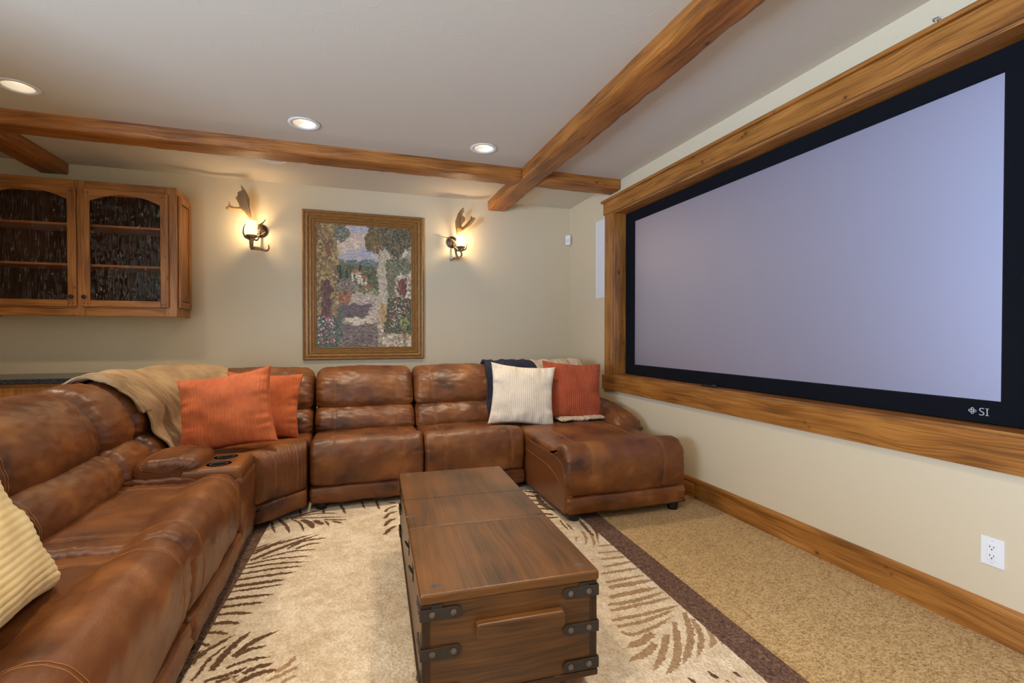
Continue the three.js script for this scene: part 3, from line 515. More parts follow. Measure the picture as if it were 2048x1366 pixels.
function sconce(label, x, y, S) {
  const t = thing('antler_sconce', label, 'wall lamp', [x, y, ZB], 0, 'antler wall sconces');
  obj('backplate', lathe([[0, 0.001], [0.062, 0.001], [0.064, 0.008], [0.056, 0.014], [0.04, 0.018], [0.038, 0.024], [0, 0.026]], 36).rotateX(Math.PI / 2), BRONZE, t);
  obj('arm', tube([[0, 0, 0.02], [S.lamp[0] * 0.4, S.lamp[2] - 0.02, 0.06], [S.lamp[0], S.lamp[2] - 0.012, 0.12]], 0.008, 0.008, 20, 10), BRONZE, t);
  obj('palm', tinted(palmate(S.palm, 0.1), antlerTint), ANTLER, t);
  for (const [pts, r0, r1] of S.tines) obj('tine', tinted(tube(pts, r0, r1, 36, 12, (u, a) => mix(r0, r1, u) * (1 + 0.08 * Math.sin(a * 6.283 * 5) + 0.08 * noise3(u * 9, a * 3, r0 * 900))), antlerTint), ANTLER, t);
  const [lx, top, bot, r] = S.lamp, h = top - bot;
  obj('cup', tinted(lathe([[0, -0.012], [r * 0.6, -0.012], [r * 0.95, 0.004], [r * 1.02, 0.014], [r * 0.9, 0.012], [0, 0.002]], 28).translate(lx, bot, 0.12), antlerTint), ANTLER, t);
  const shade = obj('glass_shade', lathe([[0, 0.004], [r * 0.72, 0.004], [r * 0.93, h * 0.16], [r, h * 0.42], [r * 0.95, h * 0.78], [r * 0.99, h], [r * 0.93, h], [r * 0.89, h * 0.78], [r * 0.93, h * 0.42], [r * 0.86, h * 0.16], [r * 0.6, 0.01], [0, 0.01]], 36).translate(lx, bot, 0.12),
    std({ color: lin(255, 238, 205), emissive: new THREE.Color(1, 0.8, 0.5), emissiveIntensity: 1.15, roughness: 0.4 }), t);
  shade.castShadow = false;
  const l = new THREE.PointLight(SCONCE_COLOR, SCONCE_POWER, 0, 2); l.name = 'sconce_lamp'; l.position.set(x + lx, y + bot + h * 0.55, ZB + 0.12); l.shadow.radius = 1; l.castShadow = true; scene.add(l);
}
sconce('antler wall sconce left of the painting, with lit candle glass', -0.837, 2.255, {
  palm: [[-0.07, 0.071], [-0.092, 0.119], [-0.117, 0.151], [-0.152, 0.17], [-0.202, 0.166], [-0.235, 0.169], [-0.262, 0.155], [-0.265, 0.167], [-0.246, 0.184], [-0.239, 0.224], [-0.232, 0.188], [-0.202, 0.181], [-0.163, 0.184], [-0.155, 0.198], [-0.166, 0.231], [-0.185, 0.266], [-0.182, 0.276], [-0.168, 0.286], [-0.167, 0.317], [-0.154, 0.328], [-0.132, 0.342], [-0.137, 0.364], [-0.14, 0.385], [-0.126, 0.368], [-0.113, 0.347], [-0.096, 0.318], [-0.082, 0.288], [-0.074, 0.264], [-0.077, 0.201], [-0.072, 0.127], [-0.058, 0.071]],
  tines: [[[[-0.05, 0.0, 0.06], [-0.062, 0.067, 0.085], [-0.072, 0.127, 0.108], [-0.081, 0.198, 0.122], [-0.077, 0.267, 0.135]], 0.011, 0.006], [[[-0.107, 0.041, 0.12], [-0.118, -0.012, 0.16], [-0.118, -0.069, 0.17], [-0.097, -0.101, 0.15]], 0.004, 0.01], [[[-0.119, -0.084, 0.15], [-0.065, -0.11, 0.14], [-0.013, -0.078, 0.12], [0.028, -0.05, 0.09], [0.054, -0.016, 0.07]], 0.014, 0.003], [[[-0.02, 0.0, 0.07], [-0.01, 0.024, 0.1], [0.033, 0.066, 0.08], [0.053, 0.104, 0.06]], 0.011, 0.003],
    [[[-0.074, -0.1, 0.12], [-0.067, -0.187, 0.12]], 0.01, 0.011], [[[-0.049, -0.1, 0.12], [-0.06, -0.185, 0.11]], 0.009, 0.01], [[[-0.075, -0.187, 0.12], [-0.04, -0.19, 0.115], [0.008, -0.194, 0.11], [0.067, -0.203, 0.09], [0.083, -0.178, 0.08], [0.076, -0.14, 0.08]], 0.019, 0.004]],
  lamp: [-0.06, 0.066, -0.083, 0.05] });
sconce('antler wall sconce right of the painting, near the beam end', 1.055, 2.257, {
  palm: [[0.033, 0.052], [0.021, 0.136], [0.008, 0.204], [0.024, 0.243], [0.034, 0.276], [0.059, 0.316], [0.072, 0.332], [0.095, 0.35], [0.098, 0.344], [0.088, 0.324], [0.101, 0.319], [0.088, 0.299], [0.079, 0.273], [0.111, 0.244], [0.108, 0.212], [0.079, 0.178], [0.072, 0.152], [0.098, 0.148], [0.137, 0.192], [0.176, 0.236], [0.179, 0.265], [0.196, 0.247], [0.219, 0.246], [0.212, 0.226], [0.176, 0.179], [0.13, 0.134], [0.078, 0.105], [0.059, 0.079], [0.049, 0.053]],
  tines: [[[[0.03, -0.01, 0.06], [0.043, 0.055, 0.085], [0.024, 0.136, 0.108], [0.012, 0.215, 0.125]], 0.011, 0.006], [[[0.02, -0.03, 0.09], [0.0, -0.005, 0.085], [-0.016, 0.015, 0.07], [-0.051, 0.036, 0.05], [-0.12, 0.048, 0.04]], 0.011, 0.003], [[[0.009, -0.09, 0.1], [0.057, -0.114, 0.15], [0.112, -0.094, 0.16], [0.13, -0.058, 0.14], [0.138, 0.009, 0.12]], 0.013, 0.003],
    [[[0.016, -0.06, 0.08], [0.02, -0.135, 0.11], [0.034, -0.193, 0.12]], 0.011, 0.012], [[[0.059, -0.1, 0.14], [0.077, -0.148, 0.13], [0.063, -0.185, 0.12]], 0.009, 0.01], [[[0.055, -0.184, 0.12], [0.003, -0.191, 0.1], [-0.034, -0.21, 0.09], [-0.045, -0.189, 0.09]], 0.019, 0.006]],
  lamp: [0.07, 0.05, -0.078, 0.049] });
const FRONDS = [
  [0,0.0151,-1.008,-0.687,-0.921,-0.751],
  [0,0.0199,-1.003,-0.649,-0.849,-0.782],
  [0,0.0232,-1.008,-0.604,-0.899,-0.715,-0.696,-0.825],
  [0,0.0282,-0.985,-0.537,-0.872,-0.649,-0.662,-0.811],
  [0,0.0214,-0.819,-0.644,-0.733,-0.728,-0.611,-0.74],
  [0,0.0186,-0.772,-0.624,-0.71,-0.671,-0.637,-0.677],
  [0,0.0176,-0.925,-0.545,-0.79,-0.597,-0.659,-0.588],
  [0,0.0167,-0.995,-0.489,-0.849,-0.52,-0.668,-0.508],
  [0,0.0178,-1.012,-0.445,-0.839,-0.461,-0.681,-0.437],
  [0,0.0187,-0.998,-0.386,-0.828,-0.401,-0.696,-0.391],
  [0,0.0226,-1.008,-0.322,-0.849,-0.333,-0.716,-0.334],
  [0,0.0275,-1.004,-0.257,-0.867,-0.261,-0.765,-0.265],
  [0,0.0176,-1.006,-0.208,-0.882,-0.209,-0.77,-0.215],
  [0,0.0221,-1.0,-0.138,-0.902,-0.136,-0.795,-0.127],
  [0,0.021,-1.004,-0.073,-0.899,-0.069,-0.825,-0.064],
  [0,0.0211,-1.005,-0.01,-0.928,-0.003,-0.848,0.018],
  [0,0.021,-1.006,0.059,-0.944,0.065,-0.884,0.092],
  [0,0.0187,-1.012,0.121,-0.957,0.134,-0.909,0.158],
  [0,0.0152,-1.005,0.192,-0.957,0.224],
  [0,0.0219,-1.002,0.357,-0.985,0.29,-0.952,0.239,-0.881,0.166],
  [0,0.013,-0.957,0.423,-0.941,0.327,-0.928,0.289,-0.891,0.229],
  [0,0.0271,-0.911,0.383,-0.881,0.268,-0.828,0.161],
  [0,0.0239,-0.853,0.319,-0.807,0.244,-0.722,0.186],
  [0,0.0172,-0.847,0.325,-0.807,0.289,-0.745,0.284],
  [0,0.0179,-0.858,0.382,-0.801,0.358,-0.716,0.357],
  [0,0.0185,-0.916,0.441,-0.825,0.415,-0.788,0.394],
  [0,0.0221,-0.798,0.43,-0.752,0.409,-0.697,0.396],
  [0,0.0245,-0.8,0.479,-0.744,0.446,-0.674,0.442],
  [0,0.0164,-0.876,0.457,-0.836,0.442,-0.801,0.437],
  [0,0.01,-0.998,0.278,-0.981,0.239],
  [0,0.0144,-0.987,-1.107,-0.958,-1.002,-0.929,-0.902],
  [0,0.02,-0.952,-1.148,-0.887,-1.017,-0.841,-0.877],
  [0,0.0156,-0.87,-1.125,-0.805,-1.031,-0.76,-0.876],
  [0,0.0382,-0.801,-1.092,-0.743,-1.013,-0.71,-0.908],
  [0,0.0348,-0.718,-1.056,-0.657,-0.964],
  [0,0.0127,-0.649,-1.024,-0.615,-0.928],
  [0,0.0202,-0.907,-1.135,-0.75,-1.225,-0.645,-1.281],
  [0,0.017,-0.895,-1.145,-0.7,-1.183,-0.57,-1.146],
  [0,0.0161,-0.872,-1.139,-0.519,-1.065],
  [0,0.0181,-0.661,-1.053,-0.508,-1.009],
  [0,0.02,-0.605,-1.011,-0.54,-0.955],
  [0,0.0133,-0.845,-1.324,-0.812,-1.135],
  [0,0.0135,-0.69,-1.309,-0.67,-1.147],
  [0,0.0193,-0.572,-1.32,-0.527,-1.121],
  [0,0.0139,-0.426,-1.341,-0.403,-1.184],
  [0,0.0159,-0.326,-1.344,-0.303,-1.141],
  [0,0.0203,-0.27,-1.089,-0.23,-1.164,-0.18,-1.194],
  [0,0.0244,-0.273,-0.968,-0.233,-1.051,-0.185,-1.079],
  [0,0.0275,-0.275,-0.832,-0.237,-0.92,-0.191,-0.945],
  [0,0.0252,-0.278,-0.695,-0.242,-0.775,-0.196,-0.821],
  [0,0.0184,-0.237,-1.271,-0.187,-1.257],
  [1,0.0202,-0.681,0.456,-0.649,0.426,-0.622,0.371],
  [1,0.0161,-0.702,0.495,-0.647,0.466,-0.599,0.436],
  [1,0.0158,-0.652,0.521,-0.61,0.491],
  [1,0.0089,-0.842,0.418,-0.8,0.479],
  [1,0.0186,0.915,-0.186,1.054,-0.178],
  [1,0.0194,0.876,-0.107,1.027,-0.094],
  [1,0.022,0.852,-0.03,1.006,-0.023],
  [1,0.0213,0.825,0.051,1.018,0.036],
  [1,0.0218,0.78,0.116,1.01,0.112],
  [1,0.0205,0.762,0.201,0.99,0.188],
  [1,0.0334,0.757,0.251,1.008,0.241],
  [1,0.0316,0.717,0.33,0.99,0.31],
  [1,0.0254,0.681,0.384,0.807,0.388,1.001,0.355],
  [1,0.0227,0.672,0.431,0.856,0.421,1.007,0.405],
  [1,0.021,0.644,0.499,0.812,0.495,0.999,0.474],
  [1,0.0201,0.642,0.548,0.785,0.539,0.952,0.498],
  [1,0.0192,0.642,0.58,0.668,0.608,0.789,0.59,0.918,0.542],
  [1,0.0326,0.767,0.625,0.691,0.659,0.614,0.68],
  [1,0.0304,0.735,0.686,0.672,0.725,0.58,0.752],
  [1,0.0262,0.811,0.648,0.728,0.749,0.642,0.824],
  [1,0.0265,0.892,0.586,0.82,0.71,0.736,0.813,0.677,0.85],
  [1,0.0264,0.979,0.53,0.911,0.666,0.826,0.768,0.768,0.818],
  [1,0.0228,0.985,0.579,0.935,0.704,0.845,0.801],
  [1,0.0179,1.008,0.646,0.969,0.733,0.927,0.769],
  [1,0.0094,1.018,0.707,0.984,0.767],
  [1,0.0161,0.912,-0.421,0.892,-0.311,0.844,-0.217],
  [1,0.0161,0.958,-0.432,0.931,-0.3,0.886,-0.184],
  [1,0.0105,0.993,-0.398,0.928,-0.214],
  [1,0.0106,0.845,-0.347,0.815,-0.289],
  [0,0.0318,0.796,-1.252,0.885,-1.19],
  [0,0.0301,0.786,-1.145,0.873,-1.085],
  [0,0.0286,0.782,-1.042,0.872,-0.983],
  [0,0.0306,0.789,-0.941,0.871,-0.918],
  [0,0.026,0.785,-0.864,0.865,-0.811],
  [0,0.0272,0.781,-0.761,0.84,-0.716],
  [0,0.0239,0.783,-0.676,0.855,-0.669],
  [0,0.0333,0.857,-1.143,0.835,-0.912,0.875,-0.778],
  [0,0.0206,0.968,-0.583,0.953,-0.433,0.949,-0.317],
  [0,0.015,1.005,-0.594,0.998,-0.421,0.956,-0.27],
  [0,0.0114,0.845,-0.618,0.836,-0.516,0.836,-0.442],
  [0,0.0102,0.864,-0.56,0.863,-0.435],
  [0,0.0113,0.827,0.88,0.843,0.924],
  [0,0.0093,0.74,0.888,0.749,0.918],
  [0,0.0099,0.915,0.905,0.929,0.941],
  [0,0.008,0.863,0.938,0.87,0.952],
];

// ---------------------------------------------------------------- rug: pale ground, palm fronds, brown border
const RUG_TURN = -2.5 * Math.PI / 180, RUG_TOP = 0.012;
{
  const W = 2.28, L = 3.2, nx = 1140, ny = 1600, k = nx / W, cv = document.createElement('canvas'); cv.width = nx; cv.height = ny; const g = cv.getContext('2d');
  g.fillStyle = 'rgb(0,0,0)'; g.fillRect(0, 0, nx, ny);
  const frond = (c, wd, pts) => {      // a blade: widest in the middle, pointed at the tips
    const curve = new THREE.CatmullRomCurve3(pts.map(([x, z]) => V(x, 0, z))), n = 24, a = [], b = [];
    for (let i = 0; i <= n; i++) { const t = i / n, p = curve.getPoint(t), d = curve.getTangent(t), w = wd * 0.56 * (0.25 + 0.75 * Math.pow(Math.sin(Math.PI * clamp(0.18 + t * 0.78)), 0.6)) * (t > 0.85 ? (1 - t) / 0.15 * 0.8 + 0.2 : 1); a.push([p.x - d.z * w, p.z + d.x * w]); b.unshift([p.x + d.z * w, p.z - d.x * w]); }
    g.fillStyle = c ? 'rgb(0,255,0)' : 'rgb(255,0,0)'; g.beginPath(); [...a, ...b].forEach(([x, z], i) => (i ? g.lineTo : g.moveTo).call(g, (x + W / 2) * k, (z + L / 2) * k)); g.closePath(); g.fill();
  };
  for (const [c, w, ...q] of FRONDS) { const pts = []; for (let i = 0; i < q.length; i += 2) pts.push([q[i], q[i + 1]]); frond(c, w, pts); }
  for (const [x, z, s] of [[-0.55, 1.2, 1], [0.5, 1.25, -1], [0.1, -1.2, 1]]) for (let i = 0; i < 13; i++) frond(s > 0 ? 0 : 1, 0.022, [[x, z - 0.3 + i * 0.045], [x + s * 0.14, z - 0.34 + i * 0.045], [x + s * 0.27, z - 0.3 + i * 0.04]]);   // fronds in the parts the trunk and sofa cover
  const ink = g.getImageData(0, 0, nx, ny).data, n1 = periodic(420, 590), n2 = periodic(60, 84), n3 = periodic(12, 17), n4 = periodic(230, 320);
  const tone = (u, v) => { const i = clamp(Math.round(u * nx + 5 * (n4(u, v) - 0.5)), 0, nx - 1), j = clamp(Math.round(v * ny + 5 * (n4(v, u) - 0.5)), 0, ny - 1); return ink[(j * nx + i) * 4] > 128 ? 1 : ink[(j * nx + i) * 4 + 1] > 128 ? 2 : 0; };
  const map = texture(nx, ny, (u, v) => {
    const e = Math.min(u * W, W - u * W, v * L, L - v * L), f = (n1(u, v) - 0.5) * 1.0 + (n4(u, v) - 0.5) * 0.6;
    if (e < 0.145 + 0.004 * (n4(u, v) - 0.5)) return mix3([66, 44, 36], [138, 106, 88], clamp(0.45 + f * 0.75));
    const t = tone(u, v), patch = n2(u, v) * 0.6 + n3(u, v) * 0.4;
    if (t === 1) return mix3([70, 48, 32], [126, 96, 68], clamp(0.45 + f * 0.6));
    if (t === 2) return mix3([136, 108, 80], [182, 152, 118], clamp(0.5 + f * 0.7));
    return mix3([176, 152, 122], [231, 217, 196], clamp(0.62 + f * 0.55 + (patch - 0.5) * 0.7));
  }, { srgb: true });
  const bump = texture(nx / 2, ny / 2, (u, v) => 0.5 * n1(u, v) + 0.3 * n4(u, v) + 0.2 * n2(u, v));
  const geo = new RoundedBoxGeometry(W, RUG_TOP, L, 3, 0.005).toNonIndexed().translate(0, RUG_TOP / 2, 0), p = geo.getAttribute('position'), uv = geo.getAttribute('uv');
  for (let i = 0; i < p.count; i++) uv.setXY(i, p.getX(i) / W + 0.5, p.getZ(i) / L + 0.5);
  const m = obj('area_rug', geo, std({ map, bumpMap: bump, bumpScale: 0.008, roughness: 1, sheen: 0.25, sheenColor: lin(235, 220, 195), sheenRoughness: 0.6 }));
  m.position.set(0.435, 0, -2.35); m.rotation.y = RUG_TURN; tag(m, 'cream rug with brown palm fronds and brown border', 'rug');
}

// ---------------------------------------------------------------- trunk used as coffee table
{
  const t = thing('storage_trunk', 'brown wooden trunk coffee table with dark riveted metal straps', 'trunk', [0.522, RUG_TOP, -2.138], -2.6 * Math.PI / 180);
  const hw = 0.289, hl = 0.67, y0 = 0.092, y1 = 0.396;
  obj('body', board(-hw, hw, y0, y1, -hl, hl, 2, 0.003), TRUNK, t);
  for (const s of [-1, 1]) { obj('base_moulding', board(-hw - 0.006, hw + 0.006, y0 - 0.016, y0 + 0.006, s * hl - 0.012 * (s > 0), s * hl + 0.012 * (s < 0) + s * 0.006, 0, 0.004), TRUNK_EDGE, t); obj('base_moulding', board(s > 0 ? hw - 0.012 : -hw - 0.006, s > 0 ? hw + 0.006 : -hw + 0.012, y0 - 0.016, y0 + 0.006, -hl + 0.013, hl - 0.013, 2, 0.004), TRUNK_EDGE, t); }
  for (const sx of [-1, 1]) for (const sz of [-1, 1]) {   // corner posts stand a little proud of the panels
    const xa = sx > 0 ? hw - 0.022 : -hw - 0.003, za = sz > 0 ? hl - 0.022 : -hl - 0.003;
    obj('corner_post', board(xa, xa + 0.025, y0 + 0.004, y1, za, za + 0.025, 1, 0.003), TRUNK_EDGE, t);
    obj('foot', lathe([[0, 0.0], [0.026, 0.001], [0.04, 0.012], [0.047, 0.032], [0.043, 0.052], [0.03, 0.066], [0.024, 0.074], [0.024, 0.078], [0, 0.078]], 28).translate(sx * 0.225, 0, sz * 0.6), TRUNK, t);
  }
  for (const [a, b] of [[0.153, 0.68], [-0.68, 0.149]]) obj('lid', board(-0.299, 0.299, y1 + 0.001, 0.433, a, b, 2, 0.011, 4), TRUNK, t);
  for (const s of [-1, 1]) obj('plank_joint', board(-0.2985, 0.2985, 0.4328, 0.4335, -0.205 + s * 0.0012 - 0.0009, -0.205 + s * 0.0012 + 0.0009, 0, 0.0002, 1), TRUNK_EDGE, t);
  // straps: round-ended iron bands folded round each corner, with domed rivets
  const band = (len, h) => { const q = new THREE.Shape(); q.moveTo(0, -h / 2); q.lineTo(len - h / 2, -h / 2); q.absarc(len - h / 2, 0, h / 2, -Math.PI / 2, Math.PI / 2); q.lineTo(0, h / 2); q.closePath(); return new THREE.ExtrudeGeometry(q, { depth: 0.002, bevelEnabled: true, bevelSize: 0.001, bevelThickness: 0.001, bevelSegments: 2, curveSegments: 12 }); };
  const ironN = periodic(140, 140), iron = texture(256, 256, (u, v) => ironN(u, v), { repeat: [8, 8] });
  const STRAP = std({ color: lin(66, 58, 52), metalness: 0.55, roughness: 0.55, bumpMap: iron, bumpScale: 0.0012 }), RIVET = std({ color: lin(128, 116, 106), metalness: 0.8, roughness: 0.4, bumpMap: iron, bumpScale: 0.0006 });
  const rivet = () => lathe([[0.0098, 0], [0.0092, 0.003], [0.006, 0.0058], [0, 0.0068]], 18).rotateX(Math.PI / 2);
  for (const y of [0.366, 0.244, 0.121]) for (const sx of [-1, 1]) for (const sz of [-1, 1]) {
    const s = sub('strap', t, [sx * (hw + 0.006), y, sz * (hl + 0.006)]); s.rotation.y = sz > 0 ? (sx > 0 ? 0 : Math.PI) : (sx > 0 ? 0 : Math.PI);
    const end = band(0.125, 0.034), flank = band(0.11, 0.034);
    // across the end face, then along the flank
    const eg = end.clone(); if (sx > 0) eg.rotateY(Math.PI).translate(0, 0, 0.002); if (sz < 0) eg.translate(0, 0, -0.002);
    const fg = flank.clone().rotateY(sz > 0 ? Math.PI / 2 : -Math.PI / 2); if (sx < 0) fg.translate(-0.002, 0, 0);
    s.rotation.y = 0;
    obj('band', [eg.translate(0, 0, sz > 0 ? -0.001 : 0.001), fg], STRAP, s);
    for (const a of [0.034, 0.1]) obj('rivet', rivet().rotateY(sz > 0 ? 0 : Math.PI).translate(-sx * a, 0, sz * 0.002), RIVET, s);
    for (const a of [0.03, 0.085]) obj('rivet', rivet().rotateY(sx * Math.PI / 2).translate(sx * 0.002, 0, -sz * a), RIVET, s);
  }
  for (const sx of [-1, 1]) for (const sz of [-1, 1]) obj('corner_bracket', board(sx * 0.245 - 0.017, sx * 0.245 + 0.017, 0.37, 0.396, sz > 0 ? hl - 0.004 : -hl - 0.006, sz > 0 ? hl + 0.006 : -hl + 0.004, 0, 0.002), STRAP, t);
  for (const sz of [-1, 1]) { const h = sub('handle', t, [0.02, 0.301, sz * hl]); h.rotation.y = sz > 0 ? 0 : Math.PI; obj('grip', board(-0.146, 0.146, -0.026, 0.028, 0.0, 0.034, 0, 0.009, 4), TRUNK, h); }
  for (const [x, z] of [[-0.245, 0.635], [0.248, 0.625], [-0.255, -0.635], [0.25, -0.64]]) obj('diamond_stud', new THREE.ConeGeometry(0.021, 0.006, 4).scale(1, 1, 0.78).translate(x, 0.436, z), RIVET, t);
  obj('hinge_plate', [board(-0.302, -0.262, 0.4325, 0.435, 0.012, 0.03, 0, 0.001), new THREE.SphereGeometry(0.004, 8, 6).translate(-0.285, 0.435, 0.021), new THREE.SphereGeometry(0.004, 8, 6).translate(-0.27, 0.435, 0.021)], RIVET, t);
  for (const z of [0.06, 0.29]) { const l = sub('latch', t, [-hw, 0.345, z]); obj('plate', lathe([[0, 0.003], [0.014, 0.003], [0.015, 0], [0, 0]], 16).rotateZ(Math.PI / 2), STRAP, l); obj('ring', new THREE.TorusGeometry(0.015, 0.0026, 8, 24).rotateY(Math.PI / 2).rotateZ(0.5).translate(-0.009, -0.013, 0), STRAP, l); obj('key_plate', board(-0.003, 0.001, -0.06, -0.024, -0.008, 0.008, 1, 0.001), STRAP, l); }
}

// ---------------------------------------------------------------- leather sectional
const grainN = periodic(170, 170), grainN2 = periodic(60, 60), grain = texture(512, 512, (u, v) => 0.6 * grainN(u, v) + 0.4 * grainN2(u, v), { repeat: [3.3, 3.3] });
const LEATHER = std({ vertexColors: true, roughness: 0.41, specularIntensity: 0.85, bumpMap: grain, bumpScale: 0.0007, clearcoat: 0.12, clearcoatRoughness: 0.3 });
const THREAD = std({ color: lin(160, 106, 62), roughness: 0.8 });
const hide = (ph, frame) => (p) => {      // hand-rubbed dye: large dark clouds, streaks and small marks
  const q = frame ? frame(p) : p, x = q.x + ph * 3.1, y = q.y + ph, z = q.z - ph * 2.3;
  const c = 0.52 + 0.44 * noise3(x * 2.6, y * 3.6, z * 2.6) + 0.2 * noise3(x * 6.5, y * 8, z * 6.5) + 0.09 * noise3(x * 16, y * 22, z * 16) + 0.05 * noise3(x * 45, y * 60, z * 45);
  return c < 0.5 ? mix3([0.045, 0.0145, 0.0065], [0.15, 0.047, 0.0115], smooth(-0.1, 0.5, c)) : mix3([0.15, 0.047, 0.0115], [0.27, 0.098, 0.024], smooth(0.5, 1.15, c));
};
const SEAT = outline([[-0.06, 0.3], [-0.06, 0.44], [0, 0.462], [0.12, 0.468], [0.24, 0.464], [0.315, 0.463], [0.355, 0.477], [0.41, 0.495], [0.46, 0.495], [0.508, 0.472], [0.54, 0.43], [0.552, 0.37], [0.55, 0.29], [0.54, 0.215], [0.525, 0.18], [0.49, 0.172], [0.3, 0.172], [0.0, 0.172], [-0.05, 0.18]], 110);
const FOOTREST = outline([[0.42, 0.06], [0.53, 0.058], [0.55, 0.075], [0.556, 0.115], [0.55, 0.155], [0.53, 0.168], [0.42, 0.168], [0.4, 0.11]], 48);
const LUMBAR = outline([[-0.02, 0.43], [0.02, 0.46], [0.032, 0.505], [0.012, 0.565], [-0.04, 0.618], [-0.1, 0.643], [-0.18, 0.64], [-0.24, 0.56], [-0.22, 0.45], [-0.12, 0.42]], 72);
const HEAD = outline([[-0.13, 0.625], [-0.082, 0.645], [-0.066, 0.7], [-0.082, 0.77], [-0.125, 0.85], [-0.19, 0.915], [-0.27, 0.948], [-0.35, 0.94], [-0.405, 0.89], [-0.42, 0.8], [-0.4, 0.68], [-0.3, 0.62], [-0.2, 0.615]], 88);
const SHELL = outline([[-0.5, 0.06], [-0.5, 0.5], [-0.49, 0.84], [-0.45, 0.88], [-0.4, 0.84], [-0.36, 0.5], [-0.3, 0.2], [-0.3, 0.06]], 48);
const leatherPush = (ph, crown, seams, g = 1) => (s, l, tot, q, d, y, n) => {
  const e = Math.min(s, tot - s), X = q.o.x + q.f.x * d, Z = q.o.z + q.f.z * d;
  let r = crown * Math.pow(Math.sin(Math.PI * clamp(s / tot)), 0.7) + 0.0045 * noise3(X * 4 + ph, y * 5, Z * 4) + g * 0.0022 * noise3(s * 9 + ph, l * 22, 3) + 0.0007 * noise3(s * 40, l * 30, ph);
  r += g * Math.exp(-e / 0.06) * 0.008 * noise3(ph, l * 38, s * 6) - Math.exp(-e / 0.02) * 0.004;
  for (const c of seams) r -= 0.0042 * Math.exp(-Math.pow((s - c * tot) / 0.011, 2));
  return r;
};
const straightStations = (w) => straight(w, 0.0125);
function stitches(prof, stations, push, cuts, keep, reach) {      // pairs of thread lines beside each seam
  const nn = outward(prof), len = [0]; for (let j = 0; j < prof.length; j++) len.push(len[j] + Math.hypot(prof[(j + 1) % prof.length][0] - prof[j][0], prof[(j + 1) % prof.length][1] - prof[j][1]));
  const total = stations[stations.length - 1].s, out = [];
  for (const c of cuts) for (const off of [-0.0065, 0.0065]) {
    const s = c * total + off; let i = 1; while (i < stations.length - 1 && stations[i].s < s) i++;
    const A = stations[i - 1], B = stations[i], t = (s - A.s) / (B.s - A.s), q = { o: A.o.clone().lerp(B.o, t), f: A.f.clone().lerp(B.f, t).normalize(), L: mix(A.L ?? 0, B.L ?? 0, t) }, pts = [];
    const order = [...prof.keys()].filter((j) => keep(prof[j][0], prof[j][1], nn[j])); if (order.length < 4) continue;
    let cut = 0; for (let k = 1; k < order.length; k++) if (order[k] - order[k - 1] > 1) cut = k;
    for (const j of [...order.slice(cut), ...order.slice(0, cut)]) { let d = prof[j][0]; if (reach) d = reach(d, q.L); const e = push(s, len[j], total, q, d, prof[j][1], nn[j]) + 0.0006; pts.push(V(q.o.x + q.f.x * (d + nn[j][0] * e), q.o.y + prof[j][1] + nn[j][1] * e, q.o.z + q.f.z * (d + nn[j][0] * e))); }
    out.push(new THREE.TubeGeometry(new THREE.CatmullRomCurve3(pts), pts.length * 2, 0.0011, 5, false));
  }
  return out;
}
const BLACKFOOT = std({ color: lin(20, 18, 17), roughness: 0.5 });
const footAt = (parent, x, z, h = 0.062, fl = 0) => obj('foot', lathe([[0, fl], [0.032, fl], [0.035, fl + 0.004], [0.041, h - 0.003], [0.04, h], [0, h]], 20).translate(x, 0, z), BLACKFOOT, parent);
const sofa = thing('sectional_sofa', 'large brown leather reclining sectional sofa with chaise', 'sofa', [0, 0, 0]);
let phase = 0;
function seatSection(name, pos, turn, w, { cuts = [0.16, 0.84], parts = 'seat footrest lumbar head shell', grow = 0, stations = straightStations(w), reach, backStations, seatCrown = 0.012, feet = true } = {}) {
  const g = sub(name, sofa, pos, turn), ph = ++phase * 1.7, tint = hide(ph), thread = [], back = backStations ?? [stations], has = (p) => parts.split(' ').includes(p);
  const stretch = reach ?? (grow ? (d) => (d > 0.3 ? d + grow : d > 0 ? d * (0.3 + grow) / 0.3 : d) : undefined);
  if (has('seat')) { const p = leatherPush(ph, seatCrown, cuts); obj('seat_cushion', sweep(SEAT, stations, { endR: 0.035, push: p, tint, reach: stretch }), LEATHER, g); thread.push(...stitches(SEAT, stations, p, cuts, (d, y) => d > 0.02 && y > 0.19, stretch)); }
  if (has('footrest')) { const p = leatherPush(ph + 9, 0.004, []); obj('footrest_panel', sweep(FOOTREST, stations, { endR: 0.02, push: p, tint: hide(ph + 5), reach: stretch }), LEATHER, g); }
  back.forEach((st, k) => {
    if (has('lumbar')) { const p = leatherPush(ph + 3 + k, 0.016, cuts, 1.5); obj('lumbar_cushion', sweep(LUMBAR, st, { endR: 0.055, push: p, tint: hide(ph + 2 + k) }), LEATHER, g); thread.push(...stitches(LUMBAR, st, p, cuts, (d, y, n) => n[0] > -0.1 && y > 0.47)); }
    if (has('head')) { const p = leatherPush(ph + 6 + k, 0.022, cuts, 1.4); obj('headrest_cushion', sweep(HEAD, st, { endR: 0.068, push: p, tint: hide(ph + 4 + k) }), LEATHER, g); thread.push(...stitches(HEAD, st, p, cuts, (d, y, n) => (n[0] > -0.3 || n[1] > 0.2) && y > 0.66)); }
    if (has('shell')) obj('back_shell', sweep(SHELL, st, { endR: 0.02, push: (s, l) => 0.002 * noise3(s * 5, l * 5, ph), tint: hide(ph + 7) }), LEATHER, g);
  });
  if (thread.length) obj('stitching', joined(thread), THREAD, g);
  if (feet && !reach) for (const s of [-1, 1]) { footAt(g, s * (w / 2 - 0.075), 0.5 + grow, 0.07, grow && s > 0 ? 0 : RUG_TOP + 0.001); footAt(g, s * (w / 2 - 0.06), -0.4); }
  return g;
}
